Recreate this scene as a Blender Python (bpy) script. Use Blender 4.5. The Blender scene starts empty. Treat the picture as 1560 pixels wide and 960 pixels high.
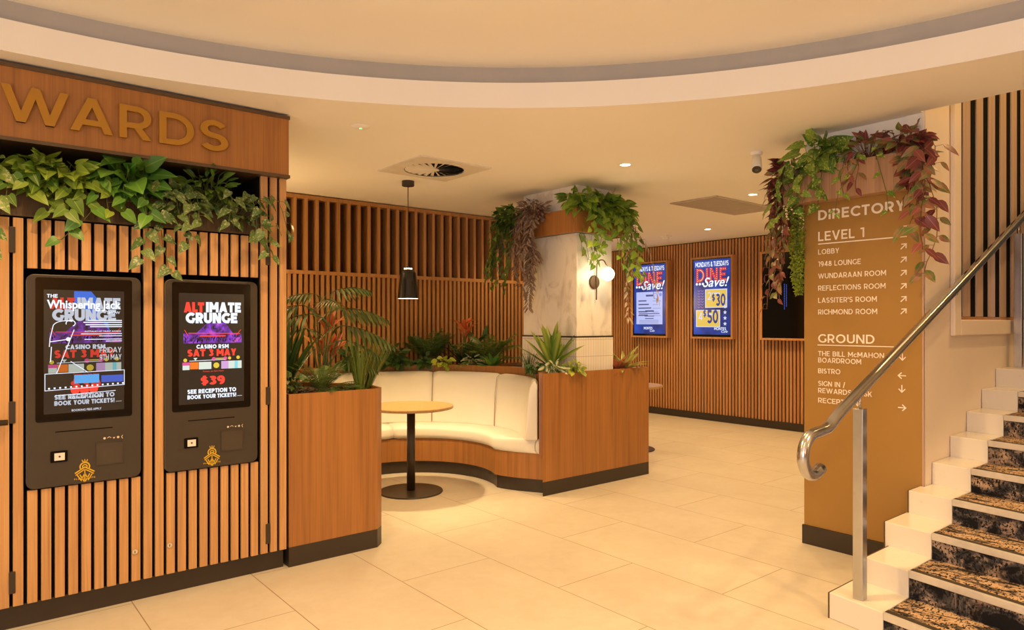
import bpy, bmesh, math, random
from mathutils import Vector, Matrix
SC = bpy.context.scene
COL = SC.collection
PI = math.pi
V = Vector
# ------------------------------------------------------------------ camera
cam = bpy.data.cameras.new('camera'); cam_o = bpy.data.objects.new('camera', cam); COL.objects.link(cam_o)
cam.sensor_width = 36.0; cam.lens = 1053.4 / 1560 * 36.0; cam.shift_y = 11.8 / 1560
cam.clip_start = 0.05
cam_o.location = (0, 0, 1.5); cam_o.rotation_euler = (PI / 2, 0, math.radians(50.6 - 90))
SC.camera = cam_o
# ------------------------------------------------------------------ view / world
SC.view_settings.view_transform = 'Standard'
try: SC.view_settings.look = 'None'
except Exception: pass
SC.view_settings.gamma = 1.0; SC.view_settings.use_curve_mapping = False
SC.view_settings.exposure = 0.33
SC.cycles.use_denoising = True
SC.cycles.max_bounces = 8; SC.cycles.diffuse_bounces = 5; SC.cycles.glossy_bounces = 4
SC.cycles.transparent_max_bounces = 6
SC.cycles.caustics_reflective = False; SC.cycles.caustics_refractive = False
SC.cycles.sample_clamp_indirect = 6.0
world = bpy.data.worlds.new('world'); SC.world = world; world.use_nodes = True
world.node_tree.nodes['Background'].inputs[0].default_value = (1.0, 0.72, 0.45, 1)
world.node_tree.nodes['Background'].inputs[1].default_value = 0.05
# ------------------------------------------------------------------ lights
WARM = (1.0, 0.625, 0.255)
def spot(x, y, z, w, size=130, blend=0.7, col=WARM, r=0.05):
    l = bpy.data.lights.new('lamp_and_fill_spot', 'SPOT'); l.energy = w; l.color = col
    l.spot_size = math.radians(size); l.spot_blend = blend; l.shadow_soft_size = r
    o = bpy.data.objects.new('lamp_and_fill_spot', l); COL.objects.link(o); o.location = (x, y, z); return o
def point(x, y, z, w, col=WARM, r=0.04):
    l = bpy.data.lights.new('lamp_and_fill_point', 'POINT'); l.energy = w; l.color = col; l.shadow_soft_size = r
    o = bpy.data.objects.new('lamp_and_fill_point', l); COL.objects.link(o); o.location = (x, y, z); return o
def area(loc, target, w, sx, sy, col):
    l = bpy.data.lights.new('daylight_fill', 'AREA'); l.shape = 'RECTANGLE'; l.size = sx; l.size_y = sy; l.energy = w; l.color = col
    o = bpy.data.objects.new('daylight_fill', l); COL.objects.link(o); o.location = loc
    o.rotation_euler = (V(target) - V(loc)).to_track_quat('-Z', 'Y').to_euler(); return o
K = 0.56
for x, y, z, w in ((0.45, 2.95, 2.98, 150), (1.55, 2.75, 2.98, 150), (-0.9, 2.4, 2.98, 110), (3.0, 1.9, 2.98, 165),
                   (3.0, 0.2, 2.98, 150), (1.2, 0.6, 2.98, 90), (-0.6, 0.4, 2.98, 90), (1.2, -1.6, 2.98, 90),
                   (4.19, 3.68, 2.74, 140), (6.13, 3.74, 2.74, 160), (7.93, 5.51, 2.74, 160), (8.0, 3.7, 2.74, 110),
                   (6.6, 7.4, 2.74, 90), (8.1, 7.3, 2.74, 110), (5.9, 2.7, 2.74, 90),
                   (1.85, 5.6, 2.74, 75), (5.25, 5.8, 2.74, 75), (1.9, 4.75, 2.74, 25)):  # this row: unseen spots added to brighten the alcove
    spot(x, y, z, w * K)
spot(5.6, 0.5, 4.8, 150, 140)
spot(7.6, 0.3, 4.8, 50, 140)
pl = spot(3.19, 5.34, 1.80, 105, 116, 0.8, (1.0, 0.68, 0.32), 0.035)                      # pendant bulb
point(4.688, 4.33, 1.945, 30, (1.0, 0.68, 0.34), 0.06)        # column sconce
for x, y, w in ((1.72, 6.0, 24), (-1.8, -1.0, 34), (0.4, -3.4, 44), (-2.6, 2.6, 30), (3.6, -1.6, 22), (6.4, 8.6, 44), (8.2, 2.6, 40)):
    point(x, y, 1.9, w, WARM, 0.07)                           # fill points added out of view to lift ceiling and walls
area((-3.2, -1.6, 1.7), (4.5, 0.6, 2.2), 72, 2.6, 2.2, (0.66, 0.78, 1.0))   # added unseen cool panel, stands in for daylight from behind
# ------------------------------------------------------------------ node helpers
def newmat(name):
    m = bpy.data.materials.new(name); m.use_nodes = True
    nt = m.node_tree; b = nt.nodes['Principled BSDF']; return m, nt, b
def nd(nt, t, **kw):
    n = nt.nodes.new(t)
    for k, v in kw.items(): setattr(n, k, v)
    return n
def ramp(nt, fac, stops):
    r = nd(nt, 'ShaderNodeValToRGB'); e = r.color_ramp.elements
    while len(e) < len(stops): e.new(0.5)
    for el, (p, c) in zip(e, stops): el.position = p; el.color = (*c, 1)
    nt.links.new(fac, r.inputs[0]); return r.outputs[0]
def coords(nt, scale=(1, 1, 1), loc=(0, 0, 0), kind='Object'):
    tc = nd(nt, 'ShaderNodeTexCoord'); mp = nd(nt, 'ShaderNodeMapping')
    mp.inputs['Scale'].default_value = scale; mp.inputs['Location'].default_value = loc
    nt.links.new(tc.outputs[kind], mp.inputs[0]); return mp.outputs[0]
def noise(nt, vec, scale, detail=3.0, rough=0.5, dist=0.0):
    n = nd(nt, 'ShaderNodeTexNoise'); n.inputs['Scale'].default_value = scale; n.inputs['Detail'].default_value = detail
    n.inputs['Roughness'].default_value = rough; n.inputs['Distortion'].default_value = dist
    nt.links.new(vec, n.inputs['Vector']); return n.outputs['Fac']
def mixc(nt, fac, a, b, mode='MIX'):
    m = nd(nt, 'ShaderNodeMix', data_type='RGBA', blend_type=mode)
    for s, v in ((0, fac), (6, a), (7, b)):
        if hasattr(v, 'links') or hasattr(v, 'is_linked'): nt.links.new(v, m.inputs[s])
        elif s == 0: m.inputs[0].default_value = v
        else: m.inputs[s].default_value = (*v, 1)
    return m.outputs[2]
def bump(nt, b, h, strength=0.2, dist=0.01):
    n = nd(nt, 'ShaderNodeBump'); n.inputs['Strength'].default_value = strength; n.inputs['Distance'].default_value = dist
    nt.links.new(h, n.inputs['Height']); nt.links.new(n.outputs[0], b.inputs['Normal'])
def plain(name, c, rough=0.5, metal=0.0, var=0.06, sc=8.0, spec=0.5, bmp=0.0):
    m, nt, b = newmat(name)
    n = noise(nt, coords(nt), sc, 3)
    nt.links.new(ramp(nt, n, [(0.3, tuple(x * (1 - var) for x in c)), (0.7, tuple(min(1, x * (1 + var)) for x in c))]), b.inputs['Base Color'])
    b.inputs['Roughness'].default_value = rough; b.inputs['Metallic'].default_value = metal
    b.inputs['Specular IOR Level'].default_value = spec
    if bmp: bump(nt, b, noise(nt, coords(nt), sc * 30, 2), bmp)
    return m
def emis(name, c, s=1.0, var=None):
    m, nt, b = newmat(name)
    b.inputs['Base Color'].default_value = (0.01, 0.01, 0.01, 1); b.inputs['Roughness'].default_value = 0.25
    b.inputs['Emission Color'].default_value = (*c, 1); b.inputs['Emission Strength'].default_value = s
    if var:
        n = noise(nt, coords(nt), var[0], 2); nt.links.new(ramp(nt, n, var[1]), b.inputs['Emission Color'])
    return m
def wood(name, dark, light, rough=0.5, island=0.12, sx=26, sz=0.9):
    m, nt, b = newmat(name)
    v = coords(nt, (sx, sx, sz))
    n1 = noise(nt, v, 1.0, 5, 0.62, 0.6)
    v2 = coords(nt, (sx * 5, sx * 5, sz * 2.2)); n2 = noise(nt, v2, 1.0, 2, 0.5)
    c = ramp(nt, n1, [(0.28, dark), (0.55, light), (0.8, tuple(min(1, x * 1.12) for x in light))])
    c = mixc(nt, 0.35, c, ramp(nt, n2, [(0.3, tuple(x * 0.72 for x in dark)), (0.65, light)]))
    g = nd(nt, 'ShaderNodeNewGeometry')
    r = ramp(nt, g.outputs['Random Per Island'], [(0, (1 - island,) * 3), (1, (1.0,) * 3)])
    c = mixc(nt, 1.0, c, r, 'MULTIPLY')
    nt.links.new(c, b.inputs['Base Color']); b.inputs['Roughness'].default_value = rough
    bump(nt, b, n2, 0.12, 0.002); return m
M = {}
M['oak'] = wood('oak_slat', (0.41, 0.20, 0.075), (0.62, 0.345, 0.14))
M['oak_panel'] = wood('oak_panel', (0.26, 0.105, 0.028), (0.385, 0.165, 0.044), 0.42, 0.04, 22, 0.7)
M['oak_daylit'] = wood('daylit_oak_panel', (0.34, 0.19, 0.11), (0.50, 0.30, 0.18), 0.42, 0.04, 22, 0.7)  # same oak, lightened in colour for daylight on the directory collar
M['oak_dark'] = wood('oak_fin', (0.34, 0.155, 0.05), (0.48, 0.24, 0.085), 0.5, 0.10)
M['oak_wall'] = wood('oak_wall_slat', (0.40, 0.18, 0.07), (0.60, 0.30, 0.13), 0.5, 0.22)
M['oak_table'] = wood('oak_tabletop', (0.33, 0.20, 0.08), (0.44, 0.28, 0.12), 0.35, 0.02, 14, 14)
M['black'] = plain('black_laminate', (0.035, 0.024, 0.017), 0.38)
M['backing'] = plain('black_backing', (0.006, 0.0045, 0.0035), 0.9, spec=0.1)
M['fin_back'] = plain('dark_stained_backing', (0.05, 0.02, 0.012), 0.8)
M['trim'] = plain('bronze_trim', (0.105, 0.065, 0.035), 0.4, 0.2)
M['trough'] = plain('dark_bronze_trough', (0.07, 0.042, 0.022), 0.45, 0.2)
M['terminal'] = plain('terminal_black_casing', (0.040, 0.030, 0.022), 0.42)
M['glass_black'] = plain('black_glass', (0.006, 0.005, 0.004), 0.07, spec=0.6)
M['gold'] = plain('gold_letter_paint', (0.40, 0.20, 0.02), 0.45, 0.25, 0.04)
M['gold_sign'] = plain('gold_brown_sign_paint', (0.36, 0.20, 0.05), 0.48, 0.15, 0.02, 2)
M['letter'] = plain('cream_letter_vinyl', (0.86, 0.80, 0.72), 0.5)
M['white'] = plain('white_paint', (0.84, 0.83, 0.81), 0.6, 0, 0.012, 3)
M['ceiling'] = plain('ceiling_paint', (0.90, 0.885, 0.86), 0.85, 0, 0.012, 1.5)
M['cove'] = plain('shaded_cove_grey', (0.42, 0.41, 0.41), 0.8, 0, 0.03, 6)  # weaker warm light inside the cove, put into the colour as grey
M['beige'] = plain('beige_wall_paint', (0.78, 0.68, 0.57), 0.6, 0, 0.02, 3)
M['vinyl'] = plain('cream_upholstery', (0.76, 0.74, 0.68), 0.42, 0, 0.025, 5, bmp=0.04)
M['piping'] = plain('seam_piping', (0.45, 0.38, 0.30), 0.6)
M['steel'] = plain('brushed_steel', (0.56, 0.56, 0.57), 0.22, 1.0, 0.05, 20)
M['alu'] = plain('aluminium_nosing', (0.74, 0.72, 0.70), 0.35, 0.55, 0.05, 30)
M['nosing'] = plain('nosing_grip', (0.045, 0.032, 0.02), 0.8, 0, 0.2, 90)
M['soil'] = plain('dark_bark_mulch', (0.05, 0.03, 0.02), 0.9, 0, 0.6, 60)
M['grille'] = plain('vent_white', (0.72, 0.68, 0.62), 0.55)
M['grille2'] = plain('vent_taupe', (0.50, 0.44, 0.38), 0.7)
M['chrome'] = plain('lock_chrome', (0.75, 0.70, 0.62), 0.2, 0.9)
M['lens'] = emis('lamp_lens', (1.0, 0.80, 0.52), 14)
M['globe'] = emis('lamp_globe', (1.0, 0.82, 0.52), 14)
M['pend_glow'] = emis('pendant_diffuser', (1.0, 0.78, 0.50), 5)
M['stem'] = plain('green_stem', (0.10, 0.13, 0.03), 0.6)
M['stem_red'] = plain('red_stem', (0.16, 0.06, 0.03), 0.6)
def floor_mat():
    m, nt, b = newmat('floor_tile')
    tc = nd(nt, 'ShaderNodeTexCoord'); sp = nd(nt, 'ShaderNodeSeparateXYZ'); nt.links.new(tc.outputs['Object'], sp.inputs[0])
    ax = nd(nt, 'ShaderNodeMath', operation='ADD'); ax.inputs[1].default_value = -0.145 + 6.35; nt.links.new(sp.outputs[0], ax.inputs[0])
    ay = nd(nt, 'ShaderNodeMath', operation='ADD'); ay.inputs[1].default_value = -2.215 + 12.85; nt.links.new(sp.outputs[1], ay.inputs[0])
    cb = nd(nt, 'ShaderNodeCombineXYZ'); nt.links.new(ay.outputs[0], cb.inputs[0]); nt.links.new(ax.outputs[0], cb.inputs[1])
    br = nd(nt, 'ShaderNodeTexBrick'); br.offset = 0.5; br.offset_frequency = 2; br.squash = 1.0
    br.inputs['Scale'].default_value = 1.0; br.inputs['Brick Width'].default_value = 1.285; br.inputs['Row Height'].default_value = 0.635
    br.inputs['Mortar Size'].default_value = 0.0028; br.inputs['Mortar Smooth'].default_value = 0.3
    br.inputs['Color1'].default_value = (0.62, 0.57, 0.50, 1); br.inputs['Color2'].default_value = (0.645, 0.60, 0.525, 1)
    br.inputs['Mortar'].default_value = (0.30, 0.21, 0.13, 1)
    nt.links.new(cb.outputs[0], br.inputs['Vector'])
    v = coords(nt)
    n = noise(nt, v, 2.2, 6, 0.65, 0.4); n2 = noise(nt, v, 14, 4, 0.6)
    c = mixc(nt, 1.0, br.outputs['Color'], ramp(nt, n, [(0.3, (0.90, 0.88, 0.85)), (0.7, (1, 1, 1))]), 'MULTIPLY')
    c = mixc(nt, 0.5, c, mixc(nt, 1.0, c, ramp(nt, n2, [(0.35, (0.93, 0.91, 0.88)), (0.6, (1, 1, 1))]), 'MULTIPLY'))
    nt.links.new(c, b.inputs['Base Color']); b.inputs['Roughness'].default_value = 0.42
    b.inputs['Specular IOR Level'].default_value = 0.35
    return m
M['floor'] = floor_mat()
def marble_mat():
    m, nt, b = newmat('pale_stone_cladding')
    v = coords(nt, (1, 1, 0.6)); n = noise(nt, v, 2.4, 6, 0.6, 2.2)
    nt.links.new(ramp(nt, n, [(0.36, (0.62, 0.57, 0.52)), (0.47, (0.80, 0.76, 0.71)), (0.7, (0.84, 0.81, 0.77))]), b.inputs['Base Color'])
    b.inputs['Roughness'].default_value = 0.35; return m
M['marble'] = marble_mat()
def step_mat():
    m, nt, b = newmat('glossy_white_step_tile')
    n = noise(nt, coords(nt), 22, 4, 0.7)
    nt.links.new(ramp(nt, n, [(0.24, (0.66, 0.61, 0.54)), (0.36, (0.76, 0.72, 0.66)), (1, (0.78, 0.74, 0.69))]), b.inputs['Base Color'])
    b.inputs['Roughness'].default_value = 0.18; return m
M['step'] = step_mat()
def carpet_mat():
    m, nt, b = newmat('patterned_stair_carpet')
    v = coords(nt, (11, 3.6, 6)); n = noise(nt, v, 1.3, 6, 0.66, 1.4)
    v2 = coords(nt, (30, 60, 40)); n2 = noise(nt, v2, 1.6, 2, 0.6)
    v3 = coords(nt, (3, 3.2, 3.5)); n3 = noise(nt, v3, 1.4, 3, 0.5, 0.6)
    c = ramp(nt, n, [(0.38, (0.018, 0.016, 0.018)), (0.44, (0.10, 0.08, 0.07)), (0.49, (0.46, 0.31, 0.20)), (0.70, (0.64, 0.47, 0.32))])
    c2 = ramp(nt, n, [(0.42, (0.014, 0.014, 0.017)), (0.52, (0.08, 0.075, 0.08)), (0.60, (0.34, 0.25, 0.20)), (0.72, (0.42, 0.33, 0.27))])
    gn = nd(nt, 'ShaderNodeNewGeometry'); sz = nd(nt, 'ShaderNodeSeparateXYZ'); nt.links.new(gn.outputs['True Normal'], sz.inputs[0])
    tread_shade = nd(nt, 'ShaderNodeMath', operation='MULTIPLY_ADD'); tread_shade.inputs[1].default_value = -0.5; nt.links.new(sz.outputs[2], tread_shade.inputs[0]); nt.links.new(n3, tread_shade.inputs[2])
    c = mixc(nt, ramp(nt, tread_shade.outputs[0], [(0.28, (0, 0, 0)), (0.44, (1, 1, 1))]), c, c2)  # overhead light put into the colour: treads lighter, risers darker
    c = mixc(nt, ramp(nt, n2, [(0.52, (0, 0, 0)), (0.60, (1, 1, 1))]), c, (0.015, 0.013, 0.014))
    nt.links.new(c, b.inputs['Base Color']); b.inputs['Roughness'].default_value = 0.95; b.inputs['Specular IOR Level'].default_value = 0.1
    return m
M['carpet'] = carpet_mat()
def grille_tile_mat():
    # small vertical finger tiles round the foot of the column
    m, nt, b = newmat('finger_mosaic_tile')
    g = coords(nt, (1, 1, 1)); sp = nd(nt, 'ShaderNodeSeparateXYZ'); nt.links.new(g, sp.inputs[0])
    ad = nd(nt, 'ShaderNodeMath', operation='ADD'); nt.links.new(sp.outputs[0], ad.inputs[0]); nt.links.new(sp.outputs[1], ad.inputs[1])
    cb = nd(nt, 'ShaderNodeCombineXYZ'); nt.links.new(ad.outputs[0], cb.inputs[0]); nt.links.new(sp.outputs[2], cb.inputs[1])
    br = nd(nt, 'ShaderNodeTexBrick'); br.offset = 0.0
    br.inputs['Scale'].default_value = 1.0; br.inputs['Brick Width'].default_value = 0.0225; br.inputs['Row Height'].default_value = 0.155
    br.inputs['Mortar Size'].default_value = 0.0022; br.inputs['Mortar Smooth'].default_value = 0.2
    br.inputs['Color1'].default_value = (0.80, 0.76, 0.70, 1); br.inputs['Color2'].default_value = (0.83, 0.79, 0.73, 1); br.inputs['Mortar'].default_value = (0.42, 0.36, 0.29, 1)
    nt.links.new(cb.outputs[0], br.inputs['Vector']); nt.links.new(br.outputs['Color'], b.inputs['Base Color'])
    b.inputs['Roughness'].default_value = 0.35; return m
M['finger'] = grille_tile_mat()
def leafmat(name, c1, c2, kind='plain', c3=None, rough=0.38):
    m, nt, b = newmat(name)
    g = nd(nt, 'ShaderNodeNewGeometry')
    c = ramp(nt, g.outputs['Random Per Island'], [(0.0, c1), (1.0, c2)])
    tc = nd(nt, 'ShaderNodeTexCoord'); sp = nd(nt, 'ShaderNodeSeparateXYZ'); nt.links.new(tc.outputs['UV'], sp.inputs[0])
    if kind == 'blotch':      # cream or silver flecks
        n = noise(nt, coords(nt), 70, 2, 0.6)
        c = mixc(nt, ramp(nt, n, [(0.55, (0, 0, 0)), (0.62, (1, 1, 1))]), c, c3)
    elif kind == 'stripe':    # lengthwise bands either side of the midrib
        f = ramp(nt, sp.outputs[0], [(0.18, (0, 0, 0)), (0.28, (1, 1, 1)), (0.40, (1, 1, 1)), (0.48, (0, 0, 0)), (0.52, (0, 0, 0)), (0.60, (1, 1, 1)), (0.72, (1, 1, 1)), (0.82, (0, 0, 0))])
        c = mixc(nt, f, c, c3)
    elif kind == 'centre':    # pale middle
        f = ramp(nt, sp.outputs[0], [(0.22, (0, 0, 0)), (0.40, (1, 1, 1)), (0.60, (1, 1, 1)), (0.78, (0, 0, 0))])
        c = mixc(nt, f, c, c3)
    elif kind == 'two':       # a different colour on some leaves
        f = ramp(nt, g.outputs['Random Per Island'], [(0.48, (0, 0, 0)), (0.52, (1, 1, 1))])
        n = noise(nt, coords(nt), 18, 2, 0.6)
        c = mixc(nt, f, c, ramp(nt, n, [(0.4, c3), (0.7, c2)]))
    elif kind == 'veins':
        w = nd(nt, 'ShaderNodeTexWave'); w.inputs['Scale'].default_value = 2.2; w.inputs['Distortion'].default_value = 1.5; nt.links.new(tc.outputs['UV'], w.inputs[0])
        w.bands_direction = 'Y'
        c = mixc(nt, ramp(nt, w.outputs['Fac'], [(0.70, (0, 0, 0)), (0.85, (1, 1, 1))]), c, c3)
    mid = ramp(nt, sp.outputs[0], [(0.455, (0, 0, 0)), (0.49, (0.35,) * 3), (0.51, (0.35,) * 3), (0.545, (0, 0, 0))])
    c = mixc(nt, mid, c, tuple(min(1, x * 1.7 + 0.03) for x in c2))
    nt.links.new(c, b.inputs['Base Color']); b.inputs['Roughness'].default_value = rough
    b.inputs['Specular IOR Level'].default_value = 0.4
    tr = nd(nt, 'ShaderNodeBsdfTranslucent'); nt.links.new(c, tr.inputs[0])
    mx = nd(nt, 'ShaderNodeMixShader'); mx.inputs[0].default_value = 0.22
    out = nt.nodes['Material Output']; nt.links.new(b.outputs[0], mx.inputs[1]); nt.links.new(tr.outputs[0], mx.inputs[2]); nt.links.new(mx.outputs[0], out.inputs[0])
    return m
L = {}
L['pothos'] = leafmat('pothos_leaf', (0.06, 0.155, 0.015), (0.29, 0.41, 0.05))
L['pothos_big'] = leafmat('broad_pothos_leaf', (0.04, 0.15, 0.02), (0.15, 0.33, 0.045))
L['pothos_var'] = leafmat('variegated_pothos_leaf', (0.08, 0.17, 0.025), (0.19, 0.30, 0.045), 'blotch', (0.46, 0.45, 0.22))
L['satin'] = leafmat('satin_pothos_leaf', (0.05, 0.115, 0.03), (0.13, 0.21, 0.055), 'blotch', (0.32, 0.34, 0.18))
L['pothos_lime'] = leafmat('lime_pothos_leaf', (0.07, 0.18, 0.015), (0.29, 0.42, 0.05))
L['pothos_yel'] = leafmat('yellow_splashed_pothos_leaf', (0.06, 0.17, 0.025), (0.24, 0.38, 0.05), 'blotch', (0.52, 0.52, 0.14))
L['darkvine'] = leafmat('dark_vine_leaf', (0.06, 0.15, 0.02), (0.18, 0.29, 0.04))
L['zebra'] = leafmat('striped_inch_plant_leaf', (0.10, 0.045, 0.04), (0.20, 0.10, 0.085), 'stripe', (0.34, 0.27, 0.22))
L['pale'] = leafmat('pale_grey_leaf', (0.44, 0.33, 0.25), (0.60, 0.47, 0.36))
L['tradR'] = leafmat('burgundy_and_green_leaf', (0.12, 0.022, 0.03), (0.46, 0.16, 0.11), 'two', (0.12, 0.20, 0.05))
L['tradL'] = leafmat('burgundy_olive_leaf', (0.12, 0.025, 0.03), (0.42, 0.14, 0.11), 'two', (0.13, 0.20, 0.05))
L['moss'] = leafmat('moss_green', (0.16, 0.24, 0.02), (0.30, 0.38, 0.04))
L['dark'] = leafmat('dark_green_leaf', (0.025, 0.075, 0.022), (0.07, 0.15, 0.035))
L['philo'] = leafmat('split_philodendron_leaf', (0.05, 0.09, 0.022), (0.12, 0.17, 0.04))
L['fern'] = leafmat('fern_leaf', (0.06, 0.11, 0.02), (0.17, 0.24, 0.05))
L['fern2'] = leafmat('deep_fern_leaf', (0.03, 0.08, 0.022), (0.09, 0.16, 0.04))
L['grass'] = leafmat('grass_blade', (0.09, 0.14, 0.018), (0.24, 0.30, 0.05))
L['red'] = leafmat('coral_red_leaf', (0.52, 0.08, 0.03), (0.70, 0.24, 0.08))
L['orange'] = leafmat('orange_leaf', (0.60, 0.20, 0.04), (0.72, 0.40, 0.12))
L['agave'] = leafmat('agave_leaf', (0.08, 0.19, 0.03), (0.22, 0.34, 0.05), 'centre', (0.34, 0.42, 0.08))
L['whitevein'] = leafmat('white_veined_leaf', (0.08, 0.16, 0.06), (0.14, 0.24, 0.08), 'centre', (0.66, 0.66, 0.46))
L['yelgreen'] = leafmat('yellow_green_leaf', (0.26, 0.36, 0.04), (0.48, 0.54, 0.08))
L['croton'] = leafmat('croton_leaf', (0.30, 0.08, 0.05), (0.50, 0.20, 0.10))
L['cream'] = leafmat('cream_yellow_leaf', (0.56, 0.52, 0.16), (0.70, 0.64, 0.28), 'centre', (0.30, 0.34, 0.07))
# ------------------------------------------------------------------ mesh builder
class MB:
    def __init__(s): s.v = []; s.f = []; s.uv = {}
    def add(s, p, uv=None):
        s.v.append(tuple(p))
        if uv: s.uv[len(s.v) - 1] = uv
        return len(s.v) - 1
    def face(s, *i): s.f.append(tuple(i))
    def box(s, x0, x1, y0, y1, z0, z1):
        b = [s.add(p) for p in ((x0, y0, z0), (x1, y0, z0), (x1, y1, z0), (x0, y1, z0), (x0, y0, z1), (x1, y0, z1), (x1, y1, z1), (x0, y1, z1))]
        for q in ((3, 2, 1, 0), (4, 5, 6, 7), (0, 1, 5, 4), (1, 2, 6, 5), (2, 3, 7, 6), (3, 0, 4, 7)): s.face(*[b[k] for k in q])
        return s
    def prism(s, pts, z0, z1):            # closed outline counter-clockwise in plan
        n = len(pts); lo = [s.add((x, y, z0)) for x, y in pts]; hi = [s.add((x, y, z1)) for x, y in pts]
        s.face(*reversed(lo)); s.face(*hi)
        for i in range(n): j = (i + 1) % n; s.face(lo[i], lo[j], hi[j], hi[i])
        return s
    def band(s, path, prof, closed_prof=True, cap=True):
        # sweep a profile [(off, z)] along a plan path [(x, y)]; off is to the left of travel
        n = len(path); rings = []
        for i, (x, y) in enumerate(path):
            a = path[max(0, i - 1)]; b = path[min(n - 1, i + 1)]
            d = V((b[0] - a[0], b[1] - a[1])).normalized(); nx, ny = -d.y, d.x
            rings.append([s.add((x + nx * o, y + ny * o, z)) for o, z in prof])
        m = len(prof)
        for a, b in zip(rings, rings[1:]):
            for k in range(m if closed_prof else m - 1): k2 = (k + 1) % m; s.face(a[k], b[k], b[k2], a[k2])
        if cap and closed_prof: s.face(*rings[0]); s.face(*reversed(rings[-1]))
        return s
    def lathe(s, prof, c=(0, 0, 0), n=32, axis='z', cap=True):
        rings = []
        for r, h in prof:
            ring = []
            for k in range(n):
                a = 2 * PI * k / n; p = (r * math.cos(a), r * math.sin(a), h)
                if axis == 'y': p = (p[0], p[2], p[1])
                if axis == 'x': p = (p[2], p[0], p[1])
                ring.append(s.add((c[0] + p[0], c[1] + p[1], c[2] + p[2])))
            rings.append(ring)
        for a, b in zip(rings, rings[1:]):
            for k in range(n): j = (k + 1) % n; s.face(a[k], a[j], b[j], b[k])
        if cap: s.face(*reversed(rings[0])); s.face(*rings[-1])
        return s
    def tube(s, pts, r, n=6, cap=True):
        pts = [V(p) for p in pts]; rings = []; up = V((0.31, 0.17, 0.93))
        for i, p in enumerate(pts):
            d = (pts[min(i + 1, len(pts) - 1)] - pts[max(i - 1, 0)])
            d = d.normalized() if d.length > 1e-9 else V((0, 0, 1))
            a = d.cross(up)
            a = a.normalized() if a.length > 1e-3 else d.orthogonal().normalized()
            b = a.cross(d); up = b if b.length > .5 else up
            rr = r[i] if isinstance(r, (list, tuple)) else r
            rings.append([s.add(p + (a * math.cos(2 * PI * k / n) + b * math.sin(2 * PI * k / n)) * rr) for k in range(n)])
        for a, b in zip(rings, rings[1:]):
            for k in range(n): j = (k + 1) % n; s.face(a[k], a[j], b[j], b[k])
        if cap: s.face(*reversed(rings[0])); s.face(*rings[-1])
        return s
    def build(s, name, mat, parent=None, loc=None, smooth=False, bevel=0.0, seg=2, sub=0):
        o0 = V(loc) if loc is not None else (V(parent['_o']) if parent is not None and '_o' in parent else V((0, 0, 0)))
        me = bpy.data.meshes.new(name)
        me.from_pydata([(a - o0.x, b - o0.y, c - o0.z) for a, b, c in s.v], [], s.f)
        if s.uv:
            uvl = me.uv_layers.new(name='UVMap')
            for lp in me.loops: uvl.data[lp.index].uv = s.uv.get(lp.vertex_index, (0.5, 0.5))
        me.materials.append(mat)
        if smooth: me.polygons.foreach_set('use_smooth', [True] * len(me.polygons))
        me.update()
        o = bpy.data.objects.new(name, me); COL.objects.link(o)
        o['_o'] = tuple(o0)
        if parent is not None:
            o.parent = parent
            if loc is not None: o.location = o0 - V(parent['_o'])
        else: o.location = o0
        if bevel:
            b = o.modifiers.new('bevel', 'BEVEL'); b.width = bevel; b.segments = seg; b.limit_method = 'ANGLE'; b.angle_limit = math.radians(40)
        if sub:
            q = o.modifiers.new('sub', 'SUBSURF'); q.levels = sub; q.render_levels = sub
        return o
def fixn(o):     # outward normals
    bm = bmesh.new(); bm.from_mesh(o.data); bmesh.ops.recalc_face_normals(bm, faces=bm.faces); bm.to_mesh(o.data); bm.free(); return o
def tag(o, label, cat, group=None):
    o['label'] = label; o['category'] = cat
    if group: o['group'] = group
    return o
def thing(name, loc, label, cat, group=None):
    o = bpy.data.objects.new(name, None); COL.objects.link(o); o.location = loc; o.empty_display_size = 0.1; o['_o'] = tuple(loc)
    return tag(o, label, cat, group)
def struct(o): o['kind'] = 'structure'; return o
def box(x0, x1, y0, y1, z0, z1): return MB().box(x0, x1, y0, y1, z0, z1)
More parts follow.
